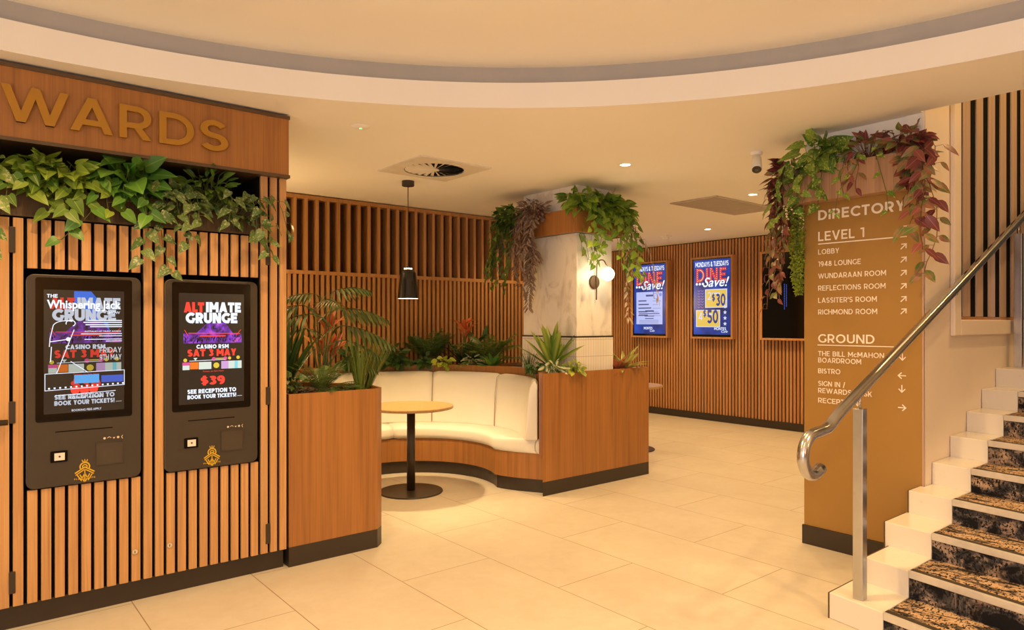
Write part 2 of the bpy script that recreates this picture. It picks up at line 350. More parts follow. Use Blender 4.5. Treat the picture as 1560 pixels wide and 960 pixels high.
# ------------------------------------------------------------------ stroke lettering
def arc(cx, cy, rx, ry, a0, a1, n=14):
    return [(cx + rx * math.cos(math.radians(a0 + (a1 - a0) * k / n)), cy + ry * math.sin(math.radians(a0 + (a1 - a0) * k / n))) for k in range(n + 1)]
def glyph(ch, w):
    h = w / 2; S = []; P = []
    def s(*p): S.append(list(p))
    def dg(xa, ya, xb, yb, k=1.0):
        hw = w * k * math.hypot(xb - xa, yb - ya) / abs(yb - ya) / 2
        P.append([(xa - hw, ya), (xa + hw, ya), (xb + hw, yb), (xb - hw, yb)] if yb > ya else [(xb - hw, yb), (xb + hw, yb), (xa + hw, ya), (xa - hw, ya)])
    t = 1 - h
    if ch == 'A': W = .86; c = W / 2; q = w * .55; dg(q, 0, c, 1); dg(W - q, 0, c, 1); s((.2, .28), (W - .2, .28))
    elif ch == 'B':
        W = .70; s((h, 0), (h, 1)); s(*([(h, t)] + arc(.36, .755 - h / 2, .22, t - .755 + h / 2, 90, -90) + [(h, .51)])); s(*([(h, .51)] + arc(.40, .255 + h / 2, .30 - h, .255 - h / 2, 90, -90) + [(h, h)]))
    elif ch == 'C': W = .80; s(*arc(.5, .5, .5 - h, .5 - h, 42, 318, 26))
    elif ch == 'D': W = .82; s((h, 0), (h, 1)); s(*([(h, t)] + arc(.34, .5, W - .34 - h, .5 - h, 90, -90, 20) + [(h, h)]))
    elif ch == 'E': W = .64; s((h, 0), (h, 1)); s((h, t), (W, t)); s((h, .51), (W - .06, .51)); s((h, h), (W, h))
    elif ch == 'F': W = .62; s((h, 0), (h, 1)); s((h, t), (W, t)); s((h, .48), (W - .06, .48))
    elif ch == 'G': W = .86; s(*(arc(.5, .5, .5 - h, .5 - h, 45, 318, 26) + [(W - h, .2), (W - h, .5)]))
    elif ch == 'H': W = .78; s((h, 0), (h, 1)); s((W - h, 0), (W - h, 1)); s((h, .51), (W - h, .51))
    elif ch == 'I': W = w; s((h, 0), (h, 1))
    elif ch == 'J': W = .5; s(*([(W - h, 1)] + arc(.24, .26, W - .24 - h, .26 - h, 0, -150, 12)))
    elif ch == 'K': W = .74; s((h, 0), (h, 1)); dg(h + .02, .30, W - w * .75, 1); dg(W - w * .7, 0, .30, .62)
    elif ch == 'L': W = .58; s((h, 0), (h, 1)); s((h, h), (W, h))
    elif ch == 'M': W = .94; s((h, 0), (h, 1)); s((W - h, 0), (W - h, 1)); dg(W / 2, .28, h, 1); dg(W / 2, .28, W - h, 1)
    elif ch == 'N': W = .80; s((h, 0), (h, 1)); s((W - h, 0), (W - h, 1)); dg(W - h * 1.2, 0, h * 1.2, 1)
    elif ch == 'O': W = .98; s(*arc(W / 2, .5, W / 2 - h, .5 - h, 90, 450, 36))
    elif ch == 'P': W = .70; s((h, 0), (h, 1)); s(*([(h, t)] + arc(.38, .66, W - .38 - h, t - .66, 90, -90) + [(h, .66 - (t - .66))]))
    elif ch == 'Q': W = .98; s(*arc(W / 2, .5, W / 2 - h, .5 - h, 90, 450, 36)); dg(.95, -.1, .6, .25)
    elif ch == 'R': W = .72; s((h, 0), (h, 1)); s(*([(h, t)] + arc(.38, .66, W - .38 - h - .01, t - .66, 90, -90) + [(h, .66 - (t - .66))])); dg(W - w * .62, 0, .40, .36)
    elif ch == 'S':
        W = .66; r1 = (1 - w) / 4; rx = W / 2 - h
        s(*(arc(W / 2, 1 - h - r1, rx * .95, r1, 28, 180, 10) + arc(W / 2, 1 - h - r1, rx * .95, r1, 180, 270, 6)[1:] + arc(W / 2, h + r1, rx, r1, 90, 0, 6)[1:] + arc(W / 2, h + r1, rx, r1, 0, -152, 10)[1:]))
    elif ch == 'T': W = .68; s((0, t), (W, t)); s((W / 2, 0), (W / 2, 1))
    elif ch == 'U': W = .78; s(*([(h, 1)] + arc(W / 2, .36, W / 2 - h, .36 - h, 180, 360, 16) + [(W - h, 1)]))
    elif ch == 'V': W = .84; dg(W / 2, 0, w * .55, 1); dg(W / 2, 0, W - w * .55, 1)
    elif ch == 'W':
        W = 1.30; q = w * .55; a = W * .29
        dg(a, 0, q, 1); dg(a, 0, W / 2, 1); dg(W - a, 0, W / 2, 1); dg(W - a, 0, W - q, 1)
    elif ch == 'X': W = .76; dg(w * .6, 0, W - w * .6, 1); dg(W - w * .6, 0, w * .6, 1)
    elif ch == 'Y': W = .76; s((W / 2, 0), (W / 2, .44)); dg(W / 2, .38, w * .6, 1); dg(W / 2, .38, W - w * .6, 1)
    elif ch == 'Z': W = .68; s((0, t), (W, t)); s((0, h), (W, h)); dg(w * .6, w * .5, W - w * .6, 1 - w * .5)
    elif ch == '1': W = .38; s((W - h, 0), (W - h, 1)); s((0, t), (W - h, t))
    elif ch == '0': W = .72; s(*arc(W / 2, .5, W / 2 - h, .5 - h, 90, 450, 30))
    elif ch == '2': W = .64; s(*(arc(.31, .69, .31 - h, t - .69, 160, -20, 12) + [(.46, .42), (h * 1.3, h)])); s((0, h), (W, h))
    elif ch == '3': W = .64; s(*(arc(.30, .74, .26 - h / 2, t - .74, 150, -80, 12) + [(.25, .52)])); s(*(arc(.31, .285, .33 - h, .285 - h, 85, -155, 14)))
    elif ch == '4': W = .72; s((.52, 0), (.52, 1)); dg(w * .6, .24, .50, 1); s((0, .26), (W, .26))
    elif ch == '5': W = .64; s((.56, t), (.13, t)); s((.13, 1), (.11, .5)); s(*(([(.09, .56)] + arc(.29, .32, .35 - h, .32 - h, 95, -150, 16))))
    elif ch == '8': W = .68; s(*arc(W / 2, .735, .25 - h * .6, t - .735, 90, 450, 24)); s(*arc(W / 2, .27, W / 2 - h, .27 - h, 90, 450, 24))
    elif ch == '9': W = .68; s(*arc(.33, .66, .33 - h, t - .66, 90, 450, 24)); s(*(arc(.33, .5, W - .33 - h, .5 - h, 30, -110, 16)))
    elif ch == '$':
        S, P, W = glyph('S', w); W = .66; S = [[(x, .1 + y * .8) for x, y in q] for q in S]; S.append([(W / 2, -.05), (W / 2, 1.05)])
    elif ch == 'c': W = .60; s(*arc(.36, .36, .36 - h, .36 - h, 42, 318, 20))
    elif ch == '&': W = .80; s(*([(.78, 0), (.2, .62)] + arc(.36, .78, .17, t - .78, 200, -40, 12) + [(.16, .44)] + arc(.34, .26, .32 - h, .26 - h, 140, 300, 12) + [(.74, .42)]))
    elif ch == '!': W = w; s((h, .28), (h, 1)); s((h, 0), (h, .16))
    elif ch == "'": W = w * .8; s((h * .8, .66), (h * .8, 1))
    elif ch == '/': W = .42; dg(w * .5, -.08, W - w * .5, 1.06)
    elif ch == '.': W = w; s((h, 0), (h, w))
    elif ch == '-': W = .3; s((0, .45), (.3, .45))
    elif ch == ' ': W = .30
    else: W = .5
    return S, P, W
def ribbon(pts, w):
    n = len(pts); closed = n > 3 and math.hypot(pts[0][0] - pts[-1][0], pts[0][1] - pts[-1][1]) < 1e-6
    L_, R_ = [], []
    for i, (x, y) in enumerate(pts):
        a = pts[i - 1] if i > 0 else (pts[-2] if closed else None); b = pts[i + 1] if i < n - 1 else (pts[1] if closed else None)
        def nrm(p, q):
            d = math.hypot(q[0] - p[0], q[1] - p[1]) or 1e-9; return (-(q[1] - p[1]) / d, (q[0] - p[0]) / d)
        if a is None: nx, ny = nrm((x, y), b); k = 1
        elif b is None: nx, ny = nrm(a, (x, y)); k = 1
        else:
            n1 = nrm(a, (x, y)); n2 = nrm((x, y), b); nx, ny = n1[0] + n2[0], n1[1] + n2[1]; l = math.hypot(nx, ny) or 1e-9; nx /= l; ny /= l
            k = 1 / max(.5, nx * n1[0] + ny * n1[1])
        L_.append((x + nx * w / 2 * k, y + ny * w / 2 * k)); R_.append((x - nx * w / 2 * k, y - ny * w / 2 * k))
    return [[R_[i], R_[i + 1], L_[i + 1], L_[i]] for i in range(n - 1)]
class Face:      # a flat lettering plane: origin, right, up, outward normal
    def __init__(s, o, u, n): s.o = V(o); s.u = V(u); s.v = V((0, 0, 1)); s.n = V(n)
    def pt(s, a, b, d=0): return s.o + s.u * a + s.v * b + s.n * d
def poly(mb, F, pts, d=0.0, th=0.0):
    a = [mb.add(F.pt(x, y, d + th)) for x, y in pts]; mb.face(*a)
    if th:
        b = [mb.add(F.pt(x, y, d)) for x, y in pts]; n = len(pts)
        for i in range(n): j = (i + 1) % n; mb.face(b[i], b[j], a[j], a[i])
def textw(txt, w, tr): return sum(glyph(c, w)[2] + tr for c in txt) - tr
def text(mb, F, txt, x, y, cap, w=0.15, tr=0.14, fit=None, d=0.001, th=0.0, shear=0.0, align='l', wob=None):
    W = textw(txt, w, tr); k = cap * (fit / (W * cap) if fit else 1.0)
    if align == 'c': x -= W * k / 2
    if align == 'r': x -= W * k
    cx = 0
    if hasattr(mb, 'sub'): m_ = MB(); mb.sub.append(m_); mb = m_
    for ch in txt:
        S, P, gw = glyph(ch, w)
        for i_, q in enumerate(P + [r for st in S for r in ribbon(st, w)]):
            poly(mb, F, [(x + (cx + px + shear * py) * k, y + py * cap) for px, py in q], d, th + (i_ % 40) * (.00008 if th > .01 else .00001))
        cx += gw + tr
    return x + cx * k
def rect(mb, F, x0, x1, y0, y1, d=0.001): poly(mb, F, [(x0, y0), (x1, y0), (x1, y1), (x0, y1)], d)
def line(mb, F, pts, w, d=0.001, th=0):
    for q in ribbon(pts, w): poly(mb, F, q, d, th)
def disc(mb, F, x, y, r, d=0.001, n=18): poly(mb, F, [(x + r * math.cos(2 * PI * k / n), y + r * math.sin(2 * PI * k / n)) for k in range(n)], d)
def star(mb, F, x, y, r, d=0.001):
    pts = []
    for k in range(10):
        a = PI / 2 + k * PI / 5; q = r if k % 2 == 0 else r * .45; pts.append((x + q * math.cos(a), y + q * math.sin(a)))
    for k in range(0, 10, 2): poly(mb, F, [(x, y), pts[k - 1], pts[k], pts[(k + 1) % 10]], d)
_fc = {}
def ftext(mb, F, txt, x, y, size, d=0.001, shear=0.0, fit=None, align='l', bold=0.0):     # lower-case words, built-in face
    cu = bpy.data.curves.new('t', 'FONT'); cu.body = txt; cu.size = 1.0; cu.shear = shear; cu.offset = bold; cu.resolution_u = 3
    o = bpy.data.objects.new('t', cu); COL.objects.link(o)
    dg_ = bpy.context.evaluated_depsgraph_get(); me = bpy.data.meshes.new_from_object(o.evaluated_get(dg_))
    xs = [v.co.x for v in me.vertices] or [0]; W = max(xs) - min(xs); kx = fit / W if fit else size
    ox = x - min(xs) * kx
    if align == 'c': ox -= W * kx / 2
    if hasattr(mb, 'sub'): m_ = MB(); mb.sub.append(m_); mb = m_
    b = len(mb.v)
    for v in me.vertices: mb.add(F.pt(ox + v.co.x * kx, y + v.co.y * size, d))
    for p in me.polygons: mb.face(*[b + i for i in p.vertices])
    bpy.data.objects.remove(o); bpy.data.curves.remove(cu); bpy.data.meshes.remove(me)
# ================================================================== SETTING
HC = 2.76
X_STAIR = 4.50; Y_STAIR = 1.63; X_FAR = 9.08
struct(box(-3.6, 9.4, -4.2, 10.2, -0.1, 0).build('floor', M['floor']))
RC = (0.2545, 0.3013); RR = 3.663
def ceiling():
    mb = MB(); n = 128
    ring = [(RC[0] + RR * math.cos(2 * PI * k / n), RC[1] + RR * math.sin(2 * PI * k / n)) for k in range(n)]
    # flat ceiling with a round opening, cut out to the stairwell edge
    bx0, bx1, by0, by1 = -3.6, X_STAIR, -4.2, 10.2
    def outer(k):
        a = 2 * PI * k / n; dx, dy = math.cos(a), math.sin(a)
        t = min([(bx1 - RC[0]) / dx if dx > 1e-9 else 1e9, (bx0 - RC[0]) / dx if dx < -1e-9 else 1e9, (by1 - RC[1]) / dy if dy > 1e-9 else 1e9, (by0 - RC[1]) / dy if dy < -1e-9 else 1e9])
        return (RC[0] + dx * t, RC[1] + dy * t)
    A = [mb.add((x, y, HC)) for x, y in ring]; B = [mb.add((*outer(k), HC)) for k in range(n)]
    for k in range(n):
        j = (k + 1) % n; mb.face(A[k], A[j], B[j], B[k])
    for cx, cy in ((bx0, by0), (bx1, by0), (bx1, by1), (bx0, by1)):
        a = math.atan2(cy - RC[1], cx - RC[0]) % (2 * PI); k = int(a / (2 * PI) * n); j = (k + 1) % n
        c = mb.add((cx, cy, HC)); mb.face(B[k], B[j], c)
    mb.box(X_STAIR, 9.4, 2.0, 10.2, HC, HC + 0.1).box(X_STAIR, 5.04, Y_STAIR + .01, 2.0, HC, HC + .1)
    return struct(mb.build('ceiling', M['ceiling']))
ceiling()
def ringwall(name, r0, z0, r1, z1, mat, n=128):
    mb = MB(); a = [mb.add((RC[0] + r0 * math.cos(2 * PI * k / n), RC[1] + r0 * math.sin(2 * PI * k / n), z0)) for k in range(n)]
    b = [mb.add((RC[0] + r1 * math.cos(2 * PI * k / n), RC[1] + r1 * math.sin(2 * PI * k / n), z1)) for k in range(n)]
    for k in range(n): j = (k + 1) % n; mb.face(a[j], a[k], b[k], b[j])
    return mb, a, b
mb, a, b = ringwall('x', RR, HC, RR, 2.908, None); n = 128
c = [mb.add((RC[0] + (RR + .05) * math.cos(2 * PI * k / n), RC[1] + (RR + .05) * math.sin(2 * PI * k / n), 2.908)) for k in range(n)]
for k in range(n): j = (k + 1) % n; mb.face(b[k], c[k], c[j], b[j])
struct(mb.build('trim_1', M['white'], smooth=False))
mb, a, b = ringwall('x', RR + .05, 2.90, RR + .05, 3.015, None)
struct(mb.build('trim_2', M['cove']))
mb = MB(); mb.face(*[mb.add((RC[0] + (RR + .05) * math.cos(2 * PI * k / n), RC[1] + (RR + .05) * math.sin(2 * PI * k / n), 3.015)) for k in range(n)])
struct(mb.build('ceiling_raised', M['ceiling']))
# walls out of view close the room
struct(box(-3.7, -3.6, -4.2, 10.2, 0, HC).build('wall_left', M['white']))
def slats(mb, along, a0, a1, pitch, w, fixed0, fixed1, z0, z1):
    k = 0
    while a0 + k * pitch + w <= a1 + 1e-6:
        p = a0 + k * pitch
        if along == 'x': mb.box(p, p + w, fixed0, fixed1, z0, z1)
        else: mb.box(fixed0, fixed1, p, p + w, z0, z1)
        k += 1
mb = MB().box(-3.6, 9.4, -4.3, -4.2, 0, HC)
struct(mb.build('wall_rear', M['backing']))
mb = MB(); slats(mb, 'x', -3.55, 4.4, 0.12, 0.085, -4.2, -4.17, 0.1, HC)
struct(mb.build('trim_3', M['oak_dark']))
struct(box(-3.6, 1.6, 5.0, 5.1, 0, HC).build('wall_kiosk', M['white']))
struct(box(4.5, 9.4, -1.2, -1.1, 0, 5.0).build('wall_right', M['beige']))
struct(box(4.4, 4.5, -4.2, -1.1, 0, HC).build('wall_corner', M['beige']))
struct(box(4.45, 9.4, -1.2, 2.0, 5.0, 5.1).build('ceiling_stairwell', M['ceiling']))
struct(box(4.40, X_STAIR - 0.003, -1.2, 2.0, HC + 0.004, 5.0).build('wall_stairwell', M['white']))
struct(box(1.55, 5.7, 10.1, 10.2, 0, HC).build('wall_corridor', M['white']))
# wall behind the banquette: upper deep fins, mid rail, lower slats
YF = 6.5
struct(box(1.5, 5.75, YF + 0.10, YF + 0.22, 0, HC).build('wall_back', M['fin_back']))
mb = MB(); slats(mb, 'x', 2.64 - 0.1135 * 10 - 0.032, 5.75, 0.1135, 0.032, YF, YF + 0.10, 2.01, 2.715)
mb.box(1.5, 5.75, YF - 0.004, YF + 0.10, 1.975, 2.012); mb.box(1.5, 5.75, YF - 0.004, YF + 0.10, 2.712, 2.75)
struct(mb.build('trim_4', M['oak_dark'], bevel=0.002))
mb = MB(); slats(mb, 'x', 2.64 - 0.05675 * 20 - 0.032, 5.75, 0.05675, 0.032, YF + 0.0, YF + 0.045, 0.0, 1.975)
struct(mb.build('trim_5', M['oak_dark'], bevel=0.002))
struct(box(1.5, 5.75, YF + 0.045, YF + 0.099, 0, 1.975).build('trim_6', M['fin_back']))
# far wall with oak slats
struct(box(X_FAR + 0.02, X_FAR + 0.14, 1.9, 10.2, 0, HC).build('wall_far', M['backing']))
mb = MB(); slats(mb, 'y', 2.0, 10.1, 0.0535, 0.0345, X_FAR, X_FAR + 0.02, 0.11, HC - 0.012)
struct(mb.build('trim_7', M['oak_wall'], bevel=0.0015))
struct(box(X_FAR - 0.012, X_FAR + 0.02, 2.0, 10.1, 0, 0.11).build('baseboard_far', M['black']))
# stairwell wall with a framed slatted opening
WX0, WX1, WZ0, WZ1 = 5.055, 7.6, 1.52, 4.2
mb = MB(); mb.box(4.545, WX0, Y_STAIR, Y_STAIR + .1, 0, 5.0).box(WX0, WX1, Y_STAIR, Y_STAIR + .1, 0, WZ0).box(WX0, WX1, Y_STAIR, Y_STAIR + .1, WZ1, 5.0).box(WX1, 9.2, Y_STAIR, Y_STAIR + .1, 0, 5.0)
struct(mb.build('wall_stair', M['beige']))
struct(box(4.6, 9.2, 1.96, 2.0, 0, 5.0).build('wall_stair_back', M['backing']))
# ================================================================== COLUMN in the planter
def planter_collar(parent, x0, x1, y0, y1, z0, z1, t=0.02, gap=None):
    mb = MB().box(x0, x1, y0, y0 + t, z0, z1).box(x0, x1, y1 - t, y1, z0, z1).box(x0, x0 + t, y0 + t, y1 - t, z0, z1).box(x1 - t, x1, y0 + t, y1 - t, z0, z1)
    return mb.build('box_side', M['oak_panel'], parent, bevel=0.002)
CX0, CX1, CY0, CY1 = 4.46, 4.93, 4.50, 5.25
t = thing('column', (4.7, 4.87, 1.034), 'pale stone clad square column rising out of the right planter', 'column')
box(CX0, CX1, CY0, CY1, 1.375, HC).build('shaft', M['marble'], t, bevel=0.004)
box(CX0 - .008, CX1 + .008, CY0 - .008, CY1 + .008, 1.034, 1.365).build('mosaic_base', M['finger'], t)
box(CX0 - .010, CX1 + .010, CY0 - .010, CY1 + .010, 1.364, 1.377).build('edge_trim', M['black'], t)
t = thing('planter_collar', (4.7, 4.87, 2.315), 'oak planter box wrapped around the top of the stone column', 'planter', 'oak planter collars around column tops')
planter_collar(t, CX0 - .10, CX1 + .10, CY0 - .10, CY1 + .10, 2.315, 2.53)
mb = MB().box(CX0 - .08, CX1 + .08, CY0 - .08, CY0 - .002, 2.32, 2.335).box(CX0 - .08, CX1 + .08, CY1 + .002, CY1 + .08, 2.32, 2.335).box(CX0 - .08, CX0 - .002, CY0 - .002, CY1 + .002, 2.32, 2.335).box(CX1 + .002, CX1 + .08, CY0 - .002, CY1 + .002, 2.32, 2.335)
mb.build('box_floor', M['black'], t)
# sconce on the column
t = thing('wall_sconce', (4.684, 4.49, 1.878), 'lit globe wall lamp with curved arm on the stone column', 'wall lamp')
MB().lathe([(0.0, -.016), (0.060, -.016), (0.064, -.010), (0.064, 0)], (4.684, 4.499, 1.878), 32, 'y').build('back_plate', M['trim'], t, smooth=False)
MB().tube([(4.695, 4.478, 1.713), (4.695, 4.474, 1.90), (4.695, 4.472, 2.02)] + [(4.695 - .004 * k, 4.472 - .07 * (1 - math.cos(k * PI / 8)), 2.02 + .06 * math.sin(k * PI / 8)) for k in range(1, 8)] + [(4.69, 4.335, 2.01)], 0.006, 8).build('arm', M['trim'], t, smooth=True)
MB().lathe([(0.004, -.062)] + [(0.062 * math.cos(a), 0.062 * math.sin(a)) for a in [(-80 + 16 * k) * PI / 180 for k in range(11)]] + [(0.004, .062)], (4.688, 4.33, 1.945), 24).build('glass_globe', M['globe'], t, smooth=True)
# ================================================================== PLANTERS
def planter(name, loc, outline, soil_outline, label, top=1.06):
    t = thing(name, loc, label, 'planter')
    n = len(outline); mb = MB()
    o = [(x, y) for x, y in outline]
    b = [mb.add((x, y, .122)) for x, y in o]; c_ = [mb.add((x, y, top)) for x, y in o]
    q = [mb.add((x, y, top)) for x, y in soil_outline]; s_ = [mb.add((x, y, top - .03)) for x, y in soil_outline]
    for i in range(n):
        j = (i + 1) % n; mb.face(b[i], b[j], c_[j], c_[i]); mb.face(c_[i], c_[j], q[j], q[i]); mb.face(q[i], q[j], s_[j], s_[i])
    mb.face(*reversed(b))
    mb.build('oak_body', M['oak_panel'], t)
    MB().prism(outline, 0, .122).build('plinth', M['black'], t)
    mb = MB(); mb.face(*[mb.add((x, y, top - .028)) for x, y in soil_outline])
    rng = random.Random(5); xs = [p[0] for p in soil_outline]; ys = [p[1] for p in soil_outline]
    for k in range(260):
        x = rng.uniform(min(xs), max(xs)); y = rng.uniform(min(ys), min(max(ys), min(ys) + .7)); 
        if not inside((x, y), soil_outline): continue
        s = rng.uniform(.008, .02); a = rng.uniform(0, PI); z = top - .026
        p = [(x + s * math.cos(a), y + s * math.sin(a), z), (x - s * .5 * math.sin(a), y + s * .5 * math.cos(a), z + .004), (x - s * math.cos(a), y - s * math.sin(a), z + .006), (x + s * .5 * math.sin(a), y - s * .5 * math.cos(a), z + .012)]
        mb.face(*[mb.add(v) for v in p])
    mb.build('bark_mulch', M['soil'], t)
    return t
def inside(p, poly_):
    x, y = p; r = False; n = len(poly_)
    for i in range(n):
        (x1, y1), (x2, y2) = poly_[i], poly_[(i + 1) % n]
        if (y1 > y) != (y2 > y) and x < (x2 - x1) * (y - y1) / (y2 - y1) + x1: r = not r
    return r
BC = (3.20, 5.32)
def circ(r, a): return (BC[0] + r * math.cos(math.radians(a)), BC[1] + r * math.sin(math.radians(a)))
planter('planter_box', (1.95, 4.4, 0), [(1.633, 4.14), (2.237, 4.14), (2.30, 4.20), (2.345, 4.44), (2.02, 4.98), (1.95, 5.6), (2.2, 6.2), (1.633, 6.2)],
        [(1.65, 4.16), (2.228, 4.16), (2.283, 4.213), (2.325, 4.44), (2.0, 4.97), (1.93, 5.6), (2.17, 6.18), (1.65, 6.18)],
        'oak planter box with black plinth abutting the left cabinet, full of ferns and grasses')
arc_out = [circ(1.20, a) for a in (-36, -25, -12, 0, 12, 24)]
planter('planter_box', (4.7, 4.7, 0), [(3.99, 4.44), (5.402, 4.44), (5.402, 5.9), (4.6, 5.9)] + arc_out[::-1],
        [(4.02, 4.46), (5.382, 4.46), (5.382, 5.88), (4.62, 5.88)] + [circ(1.225, a) for a in (24, 12, 0, -12, -25, -35)],
        'oak planter box with black plinth around the foot of the stone column')
# ================================================================== BANQUETTE
t = thing('banquette', (3.2, 5.9, 0), 'curved cream upholstered banquette with oak base and black plinth', 'bench')
TH = [205 - k * (205 + 28) / 52 for k in range(53)]
seat_path = [circ(.765, a) for a in TH] + [(3.885, 4.895), (3.905, 4.82), (3.94, 4.735), (3.985, 4.65), (4.025, 4.58), (4.055, 4.53), (4.075, 4.49)]
lseat = [(2 * BC[0] - x, y) for x, y in seat_path[53:]][::-1]
seat_path = lseat + [circ(.765, a) for a in [208 - k * (208 + 28) / 52 for k in range(53)]] + seat_path[53:]
def off(path, d):
    r = []; n = len(path)
    for i, (x, y) in enumerate(path):
        a = path[max(0, i - 1)]; b_ = path[min(n - 1, i + 1)]; q = V((b_[0] - a[0], b_[1] - a[1])).normalized(); r.append((x - q.y * d, y + q.x * d))
    return r
# travel is clockwise seen from above, so 'left' of travel is outward
fixn(MB().band(seat_path, [(0.02, 0), (0.02, .12), (0.3, .12), (0.3, 0)]).build('plinth', M['black'], t, smooth=False))
fixn(MB().band(seat_path, [(0.0, .12), (0.0, .345), (0.3, .345), (0.3, .12)]).build('oak_base', M['oak_panel'], t))
def cush_prof(i0, i1, z0, z1, r=0.035, n=5):
    p = []
    for cx, cz, a0 in ((i0 + r, z0 + r, 180), (i1 - r, z0 + r, 270), (i1 - r, z1 - r, 0), (i0 + r, z1 - r, 90)):
        for k in range(n + 1): a = math.radians(a0 + 90 * k / n); p.append((cx + r * math.cos(a), cz + r * math.sin(a)))
    return p
def split(path, cuts, gap=0.004):
    # cut an open path into runs at index positions
    runs = []; prev = 0
    for c_ in cuts + [len(path) - 1]: runs.append(path[prev:c_ + 1]); prev = c_
    return runs
nS = len(seat_path)
# seat cushions: front edge on seat_path, back edge on the backrest circle
def seat_cushion(run):
    mb = MB(); rings = []
    for i_, (x, y) in enumerate(run):
        q = .007 if i_ in (0, len(run) - 1) else 0
        dx, dy = x - BC[0], y - BC[1]; a = math.atan2(dy, dx); R = 1.12
        # nearest outward point on the backrest circle along the local normal
        ox, oy = BC[0] + R * math.cos(a), BC[1] + R * math.sin(a)
        d = V((ox - x, oy - y)); Ln = max(d.length, 0.06); d = d.normalized() if d.length > 1e-6 else V((dx, dy)).normalized()
        rings.append([mb.add((x + d.x * o, y + d.y * o, z)) for o, z in cush_prof(-0.03 + q, Ln - q, .345 + q, .475 - q, .045, 5)])
    m = len(rings[0])
    for a_, b_ in zip(rings, rings[1:]):
        for k in range(m): j = (k + 1) % m; mb.face(a_[k], b_[k], b_[j], a_[j])
    mb.face(*rings[0]); mb.face(*reversed(rings[-1]))
    return fixn(mb.build('seat_cushion', M['vinyl'], t, smooth=True))
for run in split(seat_path, [nS // 2 - 15, nS // 2 + 4]): seat_cushion(run)
# back cushions
def back_cushion(a0, a1):
    mb = MB(); rings = []; n_ = 14
    for k in range(n_ + 1):
        a = a0 + (a1 - a0) * k / n_; e = min(k, n_ - k) / n_; q = 0.012 if e == 0 else 0.0
        pr = []
        for (o, z) in ((0, .475), (0.0, .50), (.025, .80), (.04, .93), (.055, .97), (.08, .995), (.11, .995), (.13, .97), (.13, .475)):
            pr.append((o + q * (1 if o < .1 else -1), z - (q if z > .9 else 0)))
        rings.append([mb.add((*circ(1.01 + o, a), z)) for o, z in pr])
    m = len(rings[0])
    for a_, b_ in zip(rings, rings[1:]):
        for k in range(m): j = (k + 1) % m; mb.face(a_[k], b_[k], b_[j], a_[j])
    mb.face(*rings[0]); mb.face(*reversed(rings[-1]))
    return fixn(mb.build('back_cushion', M['vinyl'], t, smooth=True, bevel=0.012, seg=3))
cuts = [222, 178, 133, 88, 46.5, 5, -45]
for a0, a1 in zip(cuts, cuts[1:]): back_cushion(a0 - .12, a1 + .12)
for a in cuts[1:-1]: MB().tube([(*circ(1.016, a), .48), (*circ(1.03, a), .80), (*circ(1.055, a), .955), (*circ(1.09, a), .985)], 0.004, 6).build('seam_piping', M['piping'], t, smooth=True)
rim = [circ(1.145, 222 - k * 267 / 72) for k in range(73)]
fixn(MB().band(rim, [(0, .345), (0, 1.06), (.055, 1.06), (.055, .345)]).build('curved_back_panel', M['oak_panel'], t))
# soil behind the curved back
mb = MB(); bed = []
for k in range(25):
    a = 24 + (176 - 24) * k / 24; x, y = circ(1.2, a)
    ca, sa = math.cos(math.radians(a)), math.sin(math.radians(a)); tt = min((6.495 - BC[1]) / sa if sa > .05 else 9, (4.6 - BC[0]) / ca if ca > 0.05 else 9, (2.2 - BC[0]) / ca if ca < -0.05 else 9)
    bed.append((mb.add((x, y, 1.03)), mb.add((BC[0] + ca * max(tt, 1.21), BC[1] + sa * max(tt, 1.21), 1.03)), mb.add((x, y, .02)), mb.add((BC[0] + ca * max(tt, 1.21), BC[1] + sa * max(tt, 1.21), .02))))
for p, q in zip(bed, bed[1:]):
    mb.face(p[0], q[0], q[1], p[1]); mb.face(p[2], p[3], q[3], q[2]); mb.face(p[0], p[2], q[2], q[0]); mb.face(p[1], q[1], q[3], p[3])
tag(fixn(mb.build('planting_bed', M['soil'], None, (3.4, 6.3, .02))), 'dark soil bed between the curved bench back and the slatted wall', 'soil bed')
# ================================================================== TABLES
def table(x, y, label):
    t = thing('cafe_table', (x, y, 0), label, 'table', 'round pedestal cafe tables')
    MB().lathe([(0.0, .738), (.360, .738), (.374, .744), (.374, .760), (.370, .765), (0, .765)], (x, y, 0), 64, cap=False).build('tabletop', M['oak_table'], t)
    MB().lathe([(0.0, 0), (.280, 0), (.283, .006), (.280, .012), (.05, .016), (0.048, .016)], (x, y, 0), 48).build('base', M['black'], t)
    MB().lathe([(.037, .014), (.037, .725)], (x, y, 0), 28).build('pedestal', M['black'], t, smooth=True)
    mb = MB(); c_, s_ = math.cos(.9), math.sin(.9)
    for sg in (1, -1):
        ax, ay = c_ * .16, s_ * sg * .16; nx, ny = -ay / .16 * .02, ax / .16 * .02
        mb.prism([(x + ax + nx, y + ay + ny), (x - ax + nx, y - ay + ny), (x - ax - nx, y - ay - ny), (x + ax - nx, y + ay - ny)], .722, .738)
    mb.build('bracket', M['black'], t)
table(3.205, 5.315, 'round oak pedestal table with black disc base inside the curved banquette')
table(6.30, 5.45, 'round table mostly hidden behind the right planter, in front of the far screens')
